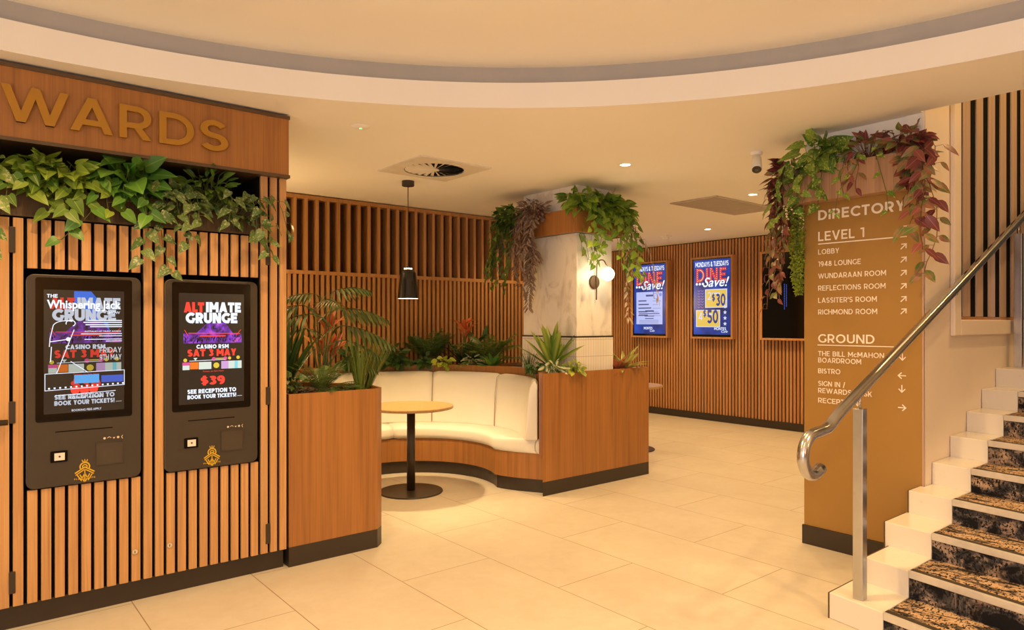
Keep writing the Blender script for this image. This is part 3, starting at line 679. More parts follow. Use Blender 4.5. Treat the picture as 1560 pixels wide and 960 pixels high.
# pendant
t = thing('pendant_lamp', (3.2, 5.34, HC), 'black bell shaped pendant lamp hanging over the round table', 'pendant lamp')
MB().lathe([(.052, -.045), (.055, -.04), (.055, 0)], (3.19, 5.34, HC), 32).build('ceiling_rose', M['black'], t)
MB().tube([(3.19, 5.34, HC - .04), (3.19, 5.34, 1.985)], .004, 8).build('cord', M['black'], t)
mb = MB().lathe([(.012, 2.0), (.024, 1.99), (.026, 1.975), (.060, 1.955), (.070, 1.94), (.078, 1.86), (.093, 1.722), (.095, 1.715), (.091, 1.715), (.075, 1.86), (.066, 1.935), (.02, 1.95)], (3.19, 5.34, 0), 40, cap=False)
mb.build('shade', plain('pendant_black_enamel', (0.012, 0.010, 0.008), 0.25), t, smooth=True)
mb = MB()
for k in range(10): a = 2 * PI * k / 10; mb.lathe([(.006, -.005), (.006, .005)], (3.19 + .030 * math.cos(a), 5.34 + .030 * math.sin(a), 1.981), 8)
mb.build('vent_holes', M['pend_glow'], t)
mb = MB().lathe([(.0901, .0), (.0885, .010), (.0870, .010), (.0886, .0)], (3.19, 5.34, 1.7155), 40, cap=False).build('glowing_rim', M['pend_glow'], t, smooth=True)
# ================================================================== LEFT CABINET (kiosk wall)
KY = 4.13
t = thing('kiosk_cabinet', (0.5, 4.45, 0), 'oak slatted cabinet wall at left with plinth, doors and planter trough', 'cabinet')
KX0, KX1 = -0.75, 1.616
T1 = (.302, .823); T2 = (.924, 1.447); TZ0, TZ1 = .674, 1.768
box(KX0, KX1 - .004, KY + .072, 4.98, .0, .12).build('carcass', M['backing'], t)
mb = MB().box(KX0, KX1, KY + .10, 4.98, .12, 2.02).box(KX0, KX1, 4.62, 4.98, 2.02, HC - .03).box(1.447, KX1, KY + .02, 4.98, 2.02, 2.38)
mb.build('carcass', M['backing'], t)
box(KX0, KX1 - .004, KY + .05, KY + .07, 0, .12).build('plinth', M['black'], t)
mb = MB()     # black backing sheet with the two openings
mb.box(.246, KX1 - .002, KY + .020, KY + .09, .12, TZ0).box(.246, KX1 - .002, KY + .020, KY + .09, TZ1, 2.02)
for a, b_ in ((.246, T1[0]), (T1[1], T2[0]), (T2[1], KX1 - .002)): mb.box(a, b_, KY + .020, KY + .09, TZ0, TZ1)
mb.build('backing_sheet', M['backing'], t)
d1 = MB(); d2 = MB(); post = MB()
for k in range(24):
    x0 = .2585 + .0571 * k; x1 = x0 + .0415; mbk = d1 if k < 11 else (d2 if k < 22 else post)
    if k >= 22: post.box(x0, x1, KY, KY + .022, .12, 2.378); continue
    top = 2.012 if k < 21 else 2.378
    if 1 <= k <= 9 or 12 <= k <= 20: mbk.box(x0, x1, KY, KY + .022, .12, TZ0).box(x0, x1, KY, KY + .022, TZ1, top)
    else: mbk.box(x0, x1, KY, KY + .022, .12, top)
D1 = d1.build('slatted_door', M['oak'], t, bevel=.002); D2 = d2.build('slatted_door', M['oak'], t, bevel=.002); post.build('end_post', M['oak'], t, bevel=.002)
D0 = box(KX0, .244, KY, KY + .03, .12, 2.012).build('plain_door', M['oak'], t, bevel=.002)
MB().tube([(.236, KY - .045, 1.023), (.02, KY - .045, 1.023), (.0, KY - .045, 1.023)], .014, 10).tube([(.21, KY - .045, 1.023), (.21, KY, 1.023)], .010, 8).build('handle', M['black'], D0, smooth=True)
for P_, x in ((D1, .255), (D2, 1.499)):
    for z0, z1 in ((1.84, 1.966), (1.012, 1.118), (.186, .292)) if P_ is D1 else ((1.845, 1.951), (1.009, 1.115), (.176, .295)):
        box(x - .013, x + .013, KY - .006, KY + .024, z0, z1).build('hinge', M['black'], P_, bevel=.002)
for P_, x in ((D1, .787), (D2, .957)):
    lk = MB().lathe([(0.013, -.006), (.015, -.003), (.015, 0.002)], (x, KY, .278), 20, 'y').build('lock', M['chrome'], P_)
    box(x - .0015, x + .0015, KY - .0075, KY - .005, .272, .284).build('keyhole', M['backing'], lk)
# trough
mb = MB().box(KX0, 1.447, KY - .004, KY + .014, 2.02, 2.17).box(KX0, 1.447, KY + .014, 4.6, 2.02, 2.04)
x = KX0 + .01
while x < 1.44: mb.box(x, x + .004, KY - .007, KY - .004, 2.03, 2.16); x += .022
mb.build('planter_trough', M['trough'], t)
box(KX0, 1.445, KY + .015, 4.6, 2.041, 2.12).build('soil', M['soil'], t)
# fascia with letters
FY = 4.09
t = thing('fascia_sign', (.4, 4.3, 2.375), 'oak fascia with raised gold capital letters above the left cabinet', 'sign')
box(KX0, 1.612, FY, 4.60, 2.392, 2.728).build('fascia_panel', M['oak_panel'], t)
mb = MB().box(KX0, 1.618, FY - .006, 4.60, 2.374, 2.392).box(KX0, 1.618, FY - .006, 4.60, 2.728, 2.748)
mb.build('edge_trim', M['trim'], t)
F = Face((0, FY, 0), (1, 0, 0), (0, -1, 0))
for ch, x0, x1 in (('W', .206, .482), ('A', .486, .676), ('R', .704, .856), ('D', .893, 1.068), ('S', 1.098, 1.250)):
    mb = MB(); text(mb, F, ch, x0, 2.467, .172, .165, 0, x1 - x0, d=.004, th=.018); mb.build('raised_letter', M['gold'], t)
# ------------------------------------------------------------------ self-service terminals
def rrect(x0, x1, z0, z1, r, n=6):
    p = []
    for cx, cz, a0 in ((x1 - r, z0 + r, -90), (x1 - r, z1 - r, 0), (x0 + r, z1 - r, 90), (x0 + r, z0 + r, 180)):
        for k in range(n + 1): a = math.radians(a0 + 90 * k / n); p.append((cx + r * math.cos(a), cz + r * math.sin(a)))
    return p
TF = {}
def tmat(key, c, s=1.0):
    if key not in TF: TF[key] = emis('screen_' + key, c, s * .82)
    return TF[key]
def terminal(x0, label):
    y1 = 4.117; w = .505; x1 = x0 + w
    t = thing('ticket_terminal', (x0 + w / 2, y1 + .05, .68), label, 'kiosk terminal', 'black ticket terminals set in the slatted cabinet')
    F = Face((x0, y1, .68), (1, 0, 0), (0, -1, 0)); mb = MB()
    pts = rrect(0, w, 0, 1.06, .035); a = [mb.add(F.pt(x, z, 0)) for x, z in pts]; b_ = [mb.add(F.pt(x, z, -.09)) for x, z in pts]; n_ = len(pts)
    mb.face(*a)
    for i in range(n_): j = (i + 1) % n_; mb.face(b_[i], b_[j], a[j], a[i])
    mb.build('casing', M['terminal'], t, bevel=.004)
    mb = MB(); poly(mb, F, rrect(.038, .462, .327, 1.045, .012), .0005, .002); mb.build('screen_glass', M['glass_black'], t)
    mb = MB(); rect(mb, F, .12, .372, .271, .276, .0006); mb.build('ticket_slot', M['backing'], t)
    mb = MB(); poly(mb, F, rrect(.100, .172, .122, .178, .004), .0, .006); r = mb.build('card_reader', M['backing'], t)
    mb = MB(); rect(mb, F, .116, .160, .131, .168, .0062); mb.build('reader_face', plain('reader_face', (.72, .68, .64), .4), r)
    mb = MB(); disc(mb, F, .138, .150, .005, .0066); mb.build('reader_button', M['trim'], r)
    mb = MB(); rect(mb, F, .298, .420, .085, .20, .001); line(mb, F, [(.298, .085), (.420, .085), (.420, .20), (.298, .20), (.298, .085)], .003, .002, .002); mb.build('printer_panel', plain('printer_panel', (.052, .038, .026), .5), t)
    mb = MB()
    disc(mb, F, .335, .220, .006); line(mb, F, [(.347, .220), (.356, .226), (.365, .220)], .003); poly(mb, F, [(.372, .222), (.384, .222), (.378, .213)], .001); disc(mb, F, .397, .220, .006)
    line(mb, F, [(.418, .229), (.413, .220), (.418, .211)], .003); mb.build('indicator_icons', plain('indicator_print', (.62, .55, .45), .5), t)
    # crest
    mb = MB(); cx, cz = .247, .085; q = .0062
    line(mb, F, arc(cx, cz, .021, .021, -35, 215, 16), q); line(mb, F, arc(cx, cz, .010, .010, -20, 200, 10), q * .8)
    line(mb, F, [(cx - .043, cz - .030), (cx, cz - .002), (cx + .043, cz - .030)], q); line(mb, F, [(cx - .040, cz - .040), (cx, cz - .013), (cx + .040, cz - .040)], q * .8)
    for sg in (-1, 1):
        line(mb, F, [(cx + sg * .033, cz - .040), (cx + sg * .016, cz - .068), (cx + sg * .001, cz - .036)], q * .85)
        line(mb, F, [(cx + sg * .022, cz - .038), (cx + sg * .001, cz - .078)], q * .8)
    line(mb, F, [(cx, cz - .01), (cx, cz - .078)], q * .7)
    line(mb, F, [(cx - .012, cz + .036), (cx - .010, cz + .027), (cx + .010, cz + .027), (cx + .012, cz + .036)], q * .6); line(mb, F, [(cx, cz + .027), (cx, cz + .038)], q * .6)
    text(mb, F, 'PLAYER ELITE', cx, .022, .0072, .2, .35, .092, align='c')
    mb.build('gold_crest', plain('crest_gold_print', (.62, .40, .02), .45), t)
    return t, F
def scr(t, F, key, col, fn, s=1.0, name='screen_graphic', sp=False):
    mb = MB(); mb.sub = []; fn(mb); m = tmat(key, col, s)
    for q in mb.sub: q.build('screen_lettering', m, t)
    if mb.f and sp: each(mb, name, m, t)
    elif mb.f: mb.build('screen_graphic' if name == 'screen_lettering' else name, m, t)
def each(mb, name, mat, t):
    for f in mb.f:
        q = MB(); q.face(*[q.add(mb.v[i]) for i in f]); q.build(name, mat, t)
def posterB(t, F, gx, gz, ghost=1.0, k0=0.0):
    # the grunge gig poster: gx, gz shift; lower-left of display
    D = .0032 + k0
    X = lambda x: x - .929 + gx
    Z = lambda z: z - .68 + gz
    # concert photo
    vm, nt, b_ = newmat('screen_concert_photo'); b_.inputs['Base Color'].default_value = (.01,) * 3 + (1,); b_.inputs['Roughness'].default_value = .3
    n1 = noise(nt, coords(nt, (1, 1, 1)), 14, 4, .65, .6); g = coords(nt); sp = nd(nt, 'ShaderNodeSeparateXYZ'); nt.links.new(g, sp.inputs[0])
    c = ramp(nt, n1, [(.36, (.02, .004, .02)), (.47, (.20, .03, .45)), (.55, (.35, .06, .9)), (.63, (.75, .1, .6))])
    nt.links.new(c, b_.inputs['Emission Color']); b_.inputs['Emission Strength'].default_value = .65 * ghost
    mb = MB(); rect(mb, F, X(1.024), X(1.34), Z(1.385), Z(1.44), D); poly(mb, F, [(X(1.09), Z(1.44)), (X(1.29), Z(1.44)), (X(1.25), Z(1.50)), (X(1.15), Z(1.50))], D); mb.build('screen_photo', vm, t)
    rng = random.Random(3)
    def crowd(mb):
        for k in range(70):
            x = rng.uniform(1.026, 1.336); z = rng.uniform(1.384, 1.42); line(mb, F, [(X(x), Z(z)), (X(x + rng.uniform(-.006, .006)), Z(z + .012))], .004, D + .0002)
    scr(t, F, 'crowd', (.02, .005, .03), crowd, .3)
    def red(mb):
        text(mb, F, 'ALT', X(1.026), Z(1.557), .058, .30, .03, .107, D); text(mb, F, 'SAT 3 MAY', X(1.045), Z(1.311), .040, .26, .06, .265, D); text(mb, F, '$39', X(1.114), Z(1.149), .050, .26, .05, .132, D)
        line(mb, F, [(X(1.05), Z(1.442)), (X(1.33), Z(1.438))], .004, D + .0003); line(mb, F, [(X(1.11), Z(1.425)), (X(1.25), Z(1.425))], .007, D + .0003)
        line(mb, F, [(X(1.03), Z(1.46)), (X(1.05), Z(1.425))], .003, D + .0003); line(mb, F, [(X(1.335), Z(1.46)), (X(1.31), Z(1.428))], .003, D + .0003)
        ftext(mb, F, 'Tickets on Sale Now', X(1.125), Z(1.222), .012, D, fit=.115)
    scr(t, F, 'red' if ghost == 1 else 'red_dim', (1, .055, .035), red, 1.1 * ghost, 'screen_lettering')
    def white(mb):
        text(mb, F, 'IMATE', X(1.143), Z(1.559), .058, .28, .05, .193, D); text(mb, F, 'GRUNGE', X(1.036), Z(1.497), .060, .28, .04, .280, D)
        text(mb, F, 'CASINO RSM', X(1.092), Z(1.354), .023, .26, .08, .175, D)
        text(mb, F, 'SEE RECEPTION TO', X(1.045), Z(1.103), .024, .26, .07, .264, D); text(mb, F, 'BOOK YOUR TICKETS!', X(1.045), Z(1.073), .023, .26, .07, .264, D)
        line(mb, F, [(X(1.315), Z(1.077)), (X(1.342), Z(1.077))], .002, D)
        line(mb, F, [(X(1.055), Z(1.286)), (X(1.25), Z(1.290))], .003, D)
    scr(t, F, 'white' if ghost == 1 else 'white_dim', (.80, .86, 1), white, 1.15 * ghost, 'screen_lettering')
    cols = {'pink': (.8, .10, .35), 'orange': (1, .22, .02), 'green': (.25, .75, .12), 'paper': (.75, .85, .75), 'lilac': (.70, .40, .75), 'cyan': (.25, .75, .85), 'ink': (.03, .03, .02), 'yellow': (.85, .62, .06)}
    seq = [('pink', 1.019, 1.058, 1.262, 1.279), ('paper', 1.020, 1.056, 1.237, 1.262), ('orange', 1.058, 1.103, 1.240, 1.279), ('paper', 1.105, 1.172, 1.238, 1.279), ('green', 1.110, 1.140, 1.243, 1.260), ('ink', 1.172, 1.226, 1.237, 1.281), ('lilac', 1.226, 1.266, 1.237, 1.281), ('paper', 1.266, 1.300, 1.237, 1.281), ('cyan', 1.300, 1.318, 1.237, 1.281), ('paper', 1.318, 1.340, 1.237, 1.281)]
    for key in cols:
        mb = MB(); hit = False
        for i, (k, a, b2, z0, z1) in enumerate(seq):
            if k == key: rect(mb, F, X(a), X(b2), Z(z0), Z(z1), D + .0001 * (i % 4)); hit = True
        if key == 'yellow':
            hit = True; disc(mb, F, X(1.199), Z(1.258), .016, D + .0005); disc(mb, F, X(1.034), Z(1.291), .010, D); disc(mb, F, X(1.272), Z(1.297), .009, D); disc(mb, F, X(1.32), Z(1.300), .010, D); line(mb, F, [(X(1.195), Z(1.297)), (X(1.24), Z(1.297))], .005, D)
        if key == 'pink': disc(mb, F, X(1.185), Z(1.294), .011, D); disc(mb, F, X(1.248), Z(1.296), .011, D)
        if key == 'paper': poly(mb, F, [(X(1.076), Z(1.303)), (X(1.098), Z(1.303)), (X(1.087), Z(1.288))], D)
        if key == 'lilac': line(mb, F, [(X(1.23), Z(1.27)), (X(1.262), Z(1.25))], .006, D + .0006)
        if hit: each(mb, 'screen_graphic', tmat(key if ghost == 1 else key + '_dim', cols[key], .95 * ghost), t)
    rng = random.Random(8)
SB = emis('screen_backlight', (.055, .036, .024), .30)
def dispbg(t, F, gx):
    mb = MB(); rect(mb, F, .072, .425, .365, .985, .0027); mb.build('display_area', SB, t)
t2, F2 = terminal(.929, 'black ticket terminal at right with a red and white gig poster screen priced $39')
dispbg(t2, F2, 0); posterB(t2, F2, 0, 0)
t1, F1 = terminal(.309, 'black ticket terminal at left with two posters overlapping on its screen')
dispbg(t1, F1, 0); posterB(t1, F1, .0, .012, .55)
def p1(mb):
    D = .0046
    text(mb, F1, 'THE', .085, .945, .018, .2, .12, .045, D)
    ftext(mb, F1, 'Whispering Jack', .085, .893, .058, D, fit=.325, bold=.03)
    ftext(mb, F1, 'SHOW', .345, .866, .020, D, fit=.06)
    for k, (a, z) in enumerate(((.26, .832), (.24, .822), (.25, .810), (.27, .800))): line(mb, F1, [(a, z), (.414, z)], .005, D)
    ftext(mb, F1, "AUSTRALIA'S HIT TALENT AWARDS", .245, .772, .012, D, fit=.165)
    for a, z in ((.23, .763), (.31, .752), (.245, .735), (.34, .725)): line(mb, F1, [(a, z), (.414, z)], .0035, D)
    # silhouetted singer outline with a microphone stand
    line(mb, F1, arc(.165, .80, .055, .03, 60, 180, 10) + [(.098, .74), (.095, .70)], .0035, D); line(mb, F1, [(.098, .725), (.165, .735)], .004, D)
    line(mb, F1, [(.104, .70), (.100, .625)], .004, D); line(mb, F1, arc(.185, .817, .02, .016, -60, 200, 10), .004, D); disc(mb, F1, .175, .737, .010, D)
    line(mb, F1, [(.20, .785), (.125, .565)], .0035, D); line(mb, F1, [(.185, .625), (.26, .567)], .003, D)
    line(mb, F1, [(.077, .565), (.425, .572), (.425, .495), (.077, .482), (.077, .565)], .003, D)
    line(mb, F1, [(.12, .455), (.385, .466)], .003, D)
    for k in range(15): x = .09 + k * .0232; rect(mb, F1, x, x + .008, .488 + k * .0008, .496 + k * .0008, D)
    ftext(mb, F1, 'TICKETS ON SALE NOW', .18, .435, .016, D, fit=.14); ftext(mb, F1, 'BOOKING FEES APPLY', .19, .372, .015, D, fit=.13)
scr(t1, F1, 'white', (.80, .86, 1), p1, 1.1, 'screen_lettering')
def p1b(mb): poly(mb, F1, [(.20, .98), (.275, .98), (.32, .92), (.30, .80), (.27, .80), (.24, .92), (.20, .92)], .0029); poly(mb, F1, [(.25, .82), (.35, .82), (.36, .77), (.26, .76)], .0029)
scr(t1, F1, 'blue', (.03, .16, .75), p1b, .9, sp=True)
def p1c(mb): rect(mb, F1, .20, .31, .512, .555, .0043)
scr(t1, F1, 'sky', (.10, .42, .9), p1c, .9)
def p1d(mb): rect(mb, F1, .32, .42, .512, .548, .0043); line(mb, F1, [(.33, .53), (.41, .52)], .02, .0044)
scr(t1, F1, 'deep', (.05, .12, .6), p1d, .9)
def p1e(mb): rect(mb, F1, .30, .415, .62, .70, .0029)
scr(t1, F1, 'card', (.03, .02, .02), p1e, .5)
def p1f(mb):
    for txt, z in (('FRIDAY', .665), ('9TH MAY', .628)):
        text(mb, F1, txt, .312, z, .028, .16, .08, .10, .0048)
scr(t1, F1, 'greyw', (.55, .57, .6), p1f, 1.0, 'screen_lettering')
def p1g(mb): disc(mb, F1, .205, .478, .020, .0044); disc(mb, F1, .245, .476, .020, .0044); disc(mb, F1, .285, .480, .020, .0044)
scr(t1, F1, 'red', (1, .055, .035), p1g, .8, sp=True)
# ================================================================== DIRECTORY SIGN
SX = 4.53
t = thing('directory_column', (4.85, 2.0, 0), 'square column with gold brown directory panel beside the stairs', 'column')
box(4.545, 5.2, 1.735, 2.372, .0, HC).build('column_core', M['white'], t)
box(4.536, 5.04, 1.64, 1.735, 2.40, HC).build('column_core', M['white'], t)
box(SX, 4.56, 1.642, 2.378, .126, 2.42).build('directory_panel', M['gold_sign'], t, bevel=.002)
box(SX - .012, 4.56, 1.60, 2.386, 0, .126).build('skirting', M['black'], t)
box(4.528, 4.56, 1.632, 1.6415, .5, 2.42).build('edge_trim', plain('copper_edge_trim', (.50, .34, .28), .35, .3), t)
F = Face((SX, 0, 0), (0, -1, 0), (-1, 0, 0))
def DX(y): return -y
lines = [('DIRECTORY', 2.186, .066, .544, .19), ('LEVEL 1', 2.046, .062, .300, .16), ('LOBBY', 1.957, .034, .140, .15), ('1948 LOUNGE', 1.876, .034, .278, .15), ('WUNDARAAN ROOM', 1.795, .034, .432, .15), ('REFLECTIONS ROOM', 1.714, .034, .429, .15), ("LASSITER'S ROOM", 1.633, .034, .377, .15), ('RICHMOND ROOM', 1.555, .034, .379, .15),
         ('GROUND', 1.367, .057, .363, .16), ('THE BILL McMAHON', 1.278, .033, .420, .15), ('BOARDROOM', 1.234, .033, .281, .15), ('BISTRO', 1.162, .033, .148, .15), ('SIGN IN /', 1.078, .033, .179, .15), ('REWARDS DESK', 1.031, .033, .348, .15), ('RECEPTION', .965, .033, .262, .15)]
for txt, z, cap, fit, w in lines:
    mb = MB(); text(mb, F, txt, DX(2.279), z, cap, w, .15, fit, .0005, .002); mb.build('lettering', M['letter'], t)
mb = MB(); line(mb, F, [(DX(2.279), 2.027), (DX(1.727), 2.026)], .007, .0005, .002); line(mb, F, [(DX(2.284), 1.351), (DX(1.727), 1.351)], .006, .0005, .002); mb.build('rule_line', M['letter'], t)
def arrow(mb, y, z, ang, r=.022):
    ca, sa = math.cos(math.radians(ang)), math.sin(math.radians(ang)); x = DX(y)
    R_ = lambda p: (x + p[0] * ca - p[1] * sa, z + p[0] * sa + p[1] * ca)
    line(mb, F, [R_((-r, 0)), R_((r * .95, 0))], .006, .0005, .002); line(mb, F, [R_((r * .1, r * .85)), R_((r, 0)), R_((r * .1, -r * .85))], .006, .0007, .002)
for y, z, a in [(1.746, q, 45) for q in (1.966, 1.885, 1.804, 1.723, 1.644, 1.569)] + [(1.752, 1.293, -90), (1.754, 1.176, 180), (1.755, 1.097, -90), (1.755, .98, 0)]:
    mb = MB(); arrow(mb, y, z, a); mb.build('arrow', M['letter'], t)
mb = MB(); p = []
for k in range(4): p += [(DX(1.798) + k * .0185, 2.046 + k * .0145), (DX(1.798) + (k + 1) * .0185, 2.046 + k * .0145)]
line(mb, F, p, .006, .0005, .002); mb.build('stair_symbol', M['letter'], t)
t = thing('planter_collar', (4.6, 2.0, 2.30), 'oak planter box above the gold directory panel', 'planter', 'oak planter collars around column tops')
mb = MB().box(4.42, 4.44, 1.60, 2.47, 2.30, 2.525).box(4.44, 4.544, 1.60, 1.629, 2.30, 2.525).box(4.44, 5.2, 2.45, 2.47, 2.30, 2.525)
mb.build('box_side', M['oak_daylit'], t, bevel=.002)
mb = MB().box(4.44, 4.528, 1.63, 2.45, 2.30, 2.315).box(4.53, 5.2, 2.38, 2.45, 2.30, 2.315); mb.build('box_floor', M['oak_daylit'], t)
# ================================================================== STAIRS
RS, GO, SK, SX0 = .1304, .2942, .1736, 3.1808
def nose(k, y): return SX0 + k * GO + SK * y
t = thing('staircase', (4.3, .6, 0), 'staircase with patterned carpet runner and glossy white tiled edge', 'staircase')
YLs = [1.692, 1.640, 1.662, 1.650] + [1.6275] * 5
YB = 1.41; YR = -1.09; NST = 9
for k in range(NST):
    z0, z1 = k * RS, (k + 1) * RS; yl = YLs[k]; end = nose(NST - 1, YB) + 2.6 if k == NST - 1 else nose(k + 1, YB)
    def bl(ya, yb): 
        xa, xb = nose(k, ya), nose(k, yb); d = (GO + .02 if k < NST - 1 else 2.6)
        return [(xa, ya), (xb, yb), (xb + d, yb), (xa + d, ya)]
    pts = bl(yl, YB)
    if k == 3: pts = [pts[0], pts[1], pts[2], (4.70, 1.6275), (4.52, 1.6275), (4.52, yl)]
    MB().prism(pts, 0 if k < 1 else z0 - .02, z1).build('tiled_step_end', M['step'], t, bevel=.004)
    if yl > 1.63: MB().prism([(nose(k, yl) - .004, yl + .004), (nose(k, yl) - .004, yl), (min(4.51, nose(k, yl) + GO), yl), (min(4.51, nose(k, yl) + GO), yl + .004)], 0, z1).build('edge_strip', M['trim'], t)
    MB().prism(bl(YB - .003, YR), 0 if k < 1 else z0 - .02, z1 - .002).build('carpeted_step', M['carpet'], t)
    pr = [(-.006, z1 - .032), (-.006, z1 + .003), (.012, z1 + .003), (.012, z1 - .032)]
    mb = MB(); r = [[mb.add((nose(k, y) + o, y, z)) for o, z in pr] for y in (YB - .002, YR)]
    for i in range(4): j = (i + 1) % 4; mb.face(r[0][i], r[1][i], r[1][j], r[0][j])
    mb.face(*r[0]); mb.face(*reversed(r[1])); nz = fixn(mb.build('nosing', M['alu'], t, bevel=.002))
    pr = [(.012, z1 - .004), (.012, z1 + .003), (.050, z1 + .002), (.050, z1 - .004)]
    mb = MB(); r = [[mb.add((nose(k, y) + o, y, z)) for o, z in pr] for y in (YB - .002, YR)]
    for i in range(4): j = (i + 1) % 4; mb.face(r[0][i], r[1][i], r[1][j], r[0][j])
    mb.face(*r[0]); mb.face(*reversed(r[1])); fixn(mb.build('grip_strip', M['nosing'], nz))
# ------------------------------------------------------------------ handrail
t = thing('handrail', (3.51, 1.555, .1304), 'polished steel handrail with curled end on square posts up the stairs', 'handrail')
HY = 1.555
def rz(x): return 1.158 + .4225 * (x - 3.503)
pts = [(3.115, HY, .822)] + [(3.055 + .0, HY, .812)]
ccx, ccz, cr = 3.045, .902, .092
loop = [(ccx + cr * math.cos(math.radians(a)), HY, ccz + cr * math.sin(math.radians(a))) for a in range(-65, -271, -15)]
pts = [(3.115, HY - .0, .833)] + loop + [(3.06, HY, .996), (3.11, HY, 1.000), (3.16, HY, 1.004)] + [(3.20, HY, 1.018), (3.23, HY, 1.036), (3.26, HY, 1.052)] + [(x, HY, rz(x)) for x in (3.30, 3.6, 4.2, 5.0, 5.8, 6.5, 7.2)]
MB().tube(pts, .0265, 20).build('rail', M['steel'], t, smooth=True)
def sq_post(x, zb, zt):
    mb = MB(); c_, s_ = 1, 0; h = .0245
    mb.box(x - h, x + h, HY - h, HY + h, zb, zt)
    o = mb.build('post', M['steel'], t, bevel=.002)
    MB().tube([(x, HY, zt - .002), (x, HY, rz(x) - .02)], .007, 8).build('pin', M['steel'], o, smooth=True)
sq_post(3.51, .1304, 1.075); sq_post(6.07, 9 * RS, rz(6.07) - .09)
MB().tube([(4.86, HY, rz(4.86) - .02), (4.86, HY + .01, rz(4.86) - .055), (4.90, HY + .045, rz(4.86) - .065), (4.92, Y_STAIR, rz(4.86) - .05)], .006, 8).build('wall_bracket', M['steel'], t, smooth=True)
# ------------------------------------------------------------------ slatted screen in the stair wall
t = thing('slat_screen', (6.3, 1.70, WZ0), 'vertical timber slats in a white frame high on the stair wall', 'screen')
fy0 = Y_STAIR - .03
mb = MB().box(4.94, WX0, fy0, Y_STAIR, WZ0 - .104, WZ1 + .1).box(WX0, WX1, fy0, Y_STAIR, WZ0 - .104, WZ0).box(WX0, WX1, fy0, Y_STAIR, WZ1, WZ1 + .1).box(WX1, WX1 + .11, fy0, Y_STAIR, WZ0 - .104, WZ1 + .1)
mb.build('frame', M['beige'], t, bevel=.008, seg=3)
mb = MB().box(WX0, WX0 + .02, Y_STAIR, 1.95, WZ0, WZ1).box(WX0 + .02, WX1, Y_STAIR, 1.95, WZ0, WZ0 + .02); mb.build('lining', M['oak_dark'], t)
SLW = wood('limed_slat', (.42, .29, .21), (.58, .42, .32))
for k in range(10): x = 5.185 + .252 * k; box(x, x + .135, Y_STAIR + .002, Y_STAIR + .011, WZ0 + .021, WZ1).build('slat', SLW, t, bevel=.0015)
box(WX0 + .021, WX1, Y_STAIR + .0125, Y_STAIR + .03, WZ0 + .021, WZ1).build('backing', M['backing'], t)
# ================================================================== FAR SCREENS
def wall_screen(y0, y1, label, group='framed screens on the far slatted wall'):
    z0, z1, xf = 1.255, 2.508, 8.975; y0, y1 = min(y0, y1), max(y0, y1)
    t = thing('wall_screen', (9.03, (y0 + y1) / 2, z0), label, 'screen', group)
    fw_ = .03
    mb = MB().box(xf, X_FAR, y0, y0 + fw_, z0, z1).box(xf, X_FAR, y1 - fw_, y1, z0, z1).box(xf, X_FAR, y0 + fw_, y1 - fw_, z0, z0 + fw_).box(xf, X_FAR, y0 + fw_, y1 - fw_, z1 - fw_, z1)
    mb.build('frame', M['oak_wall'], t, bevel=.002)
    box(xf + .012, X_FAR - .01, y0 + fw_, y1 - fw_, z0 + fw_, z1 - fw_).build('display', M['glass_black'], t)
    return t, Face((xf + .011, y1 - fw_, z0 + fw_), (0, -1, 0), (-1, 0, 0)), (y1 - y0 - 2 * fw_), (z1 - z0 - 2 * fw_)
BLUE = emis('screen_royal_blue', (.02, .07, .42), .66, (3.0, [(.3, (.004, .012, .10)), (.7, (.02, .09, .60))]))
def dine(t, F, w, h):
    mb = MB(); rect(mb, F, .025, w - .012, .035, h - .02, .001); mb.build('poster_background', BLUE, t)
    def wh(mb):
        text(mb, F, 'MONDAYS & TUESDAYS', .06, h - .125, .075, .17, .06, w - .10, .003)
        ftext(mb, F, 'Save!', .20, h - .43, .20, .005, shear=.35, fit=w - .23, bold=.012)
    scr(t, F, 'white', (.80, .86, 1), wh, 1.1, 'screen_lettering')
    scr(t, F, 'white', (.80, .86, 1), lambda mb: [disc(mb, F, .085 + k * .055, h - .385, .020, .003) for k in range(3)], 1.1, 'dot', True)
    def rd(mb): text(mb, F, 'DINE', .07, h - .36, .215, .24, .10, w - .15, .002)
    scr(t, F, 'coral', (.62, .03, .04), rd, 1.0, 'screen_lettering')
    def dots(mb):
        rng = random.Random(2)
        W = textw('DINE', .24, .10); k_ = (w - .15) / W; cx = 0
        for ch in 'DINE':
            S, P, gw = glyph(ch, .24)
            for st in S:
                for (xa, ya), (xb, yb) in zip(st, st[1:]):
                    m_ = max(1, int(math.hypot((xb - xa) * k_, (yb - ya) * .215) / .030))
                    for q in range(m_): disc(mb, F, .07 + (cx + xa + (xb - xa) * (q + .5) / m_) * k_, h - .36 + (ya + (yb - ya) * (q + .5) / m_) * .215, .007, .0026, 8)
            for P4 in P:
                (xa, ya), (xb, yb) = ((P4[0][0] + P4[1][0]) / 2, P4[0][1]), ((P4[2][0] + P4[3][0]) / 2, P4[2][1])
                for q in range(6): disc(mb, F, .07 + (cx + xa + (xb - xa) * (q + .5) / 6) * k_, h - .36 + (ya + (yb - ya) * (q + .5) / 6) * .215, .007, .0026, 8)
            cx += gw + .10
    scr(t, F, 'bulb', (1, .62, .45), dots, 1.1)
    def logo(mb): text(mb, F, 'MONTES', w * .58, .105, .042, .16, .10, w * .30, .003); ftext(mb, F, 'Cafe', w * .76, .068, .05, .003, shear=.3, fit=w * .16)
    return logo
t, F, w, h = wall_screen(6.554, 5.811, 'framed poster screen showing two yellow price boxes, $30 and $50')
lg = dine(t, F, w, h); scr(t, F, 'white', (.80, .86, 1), lg, 1.0, 'screen_lettering')
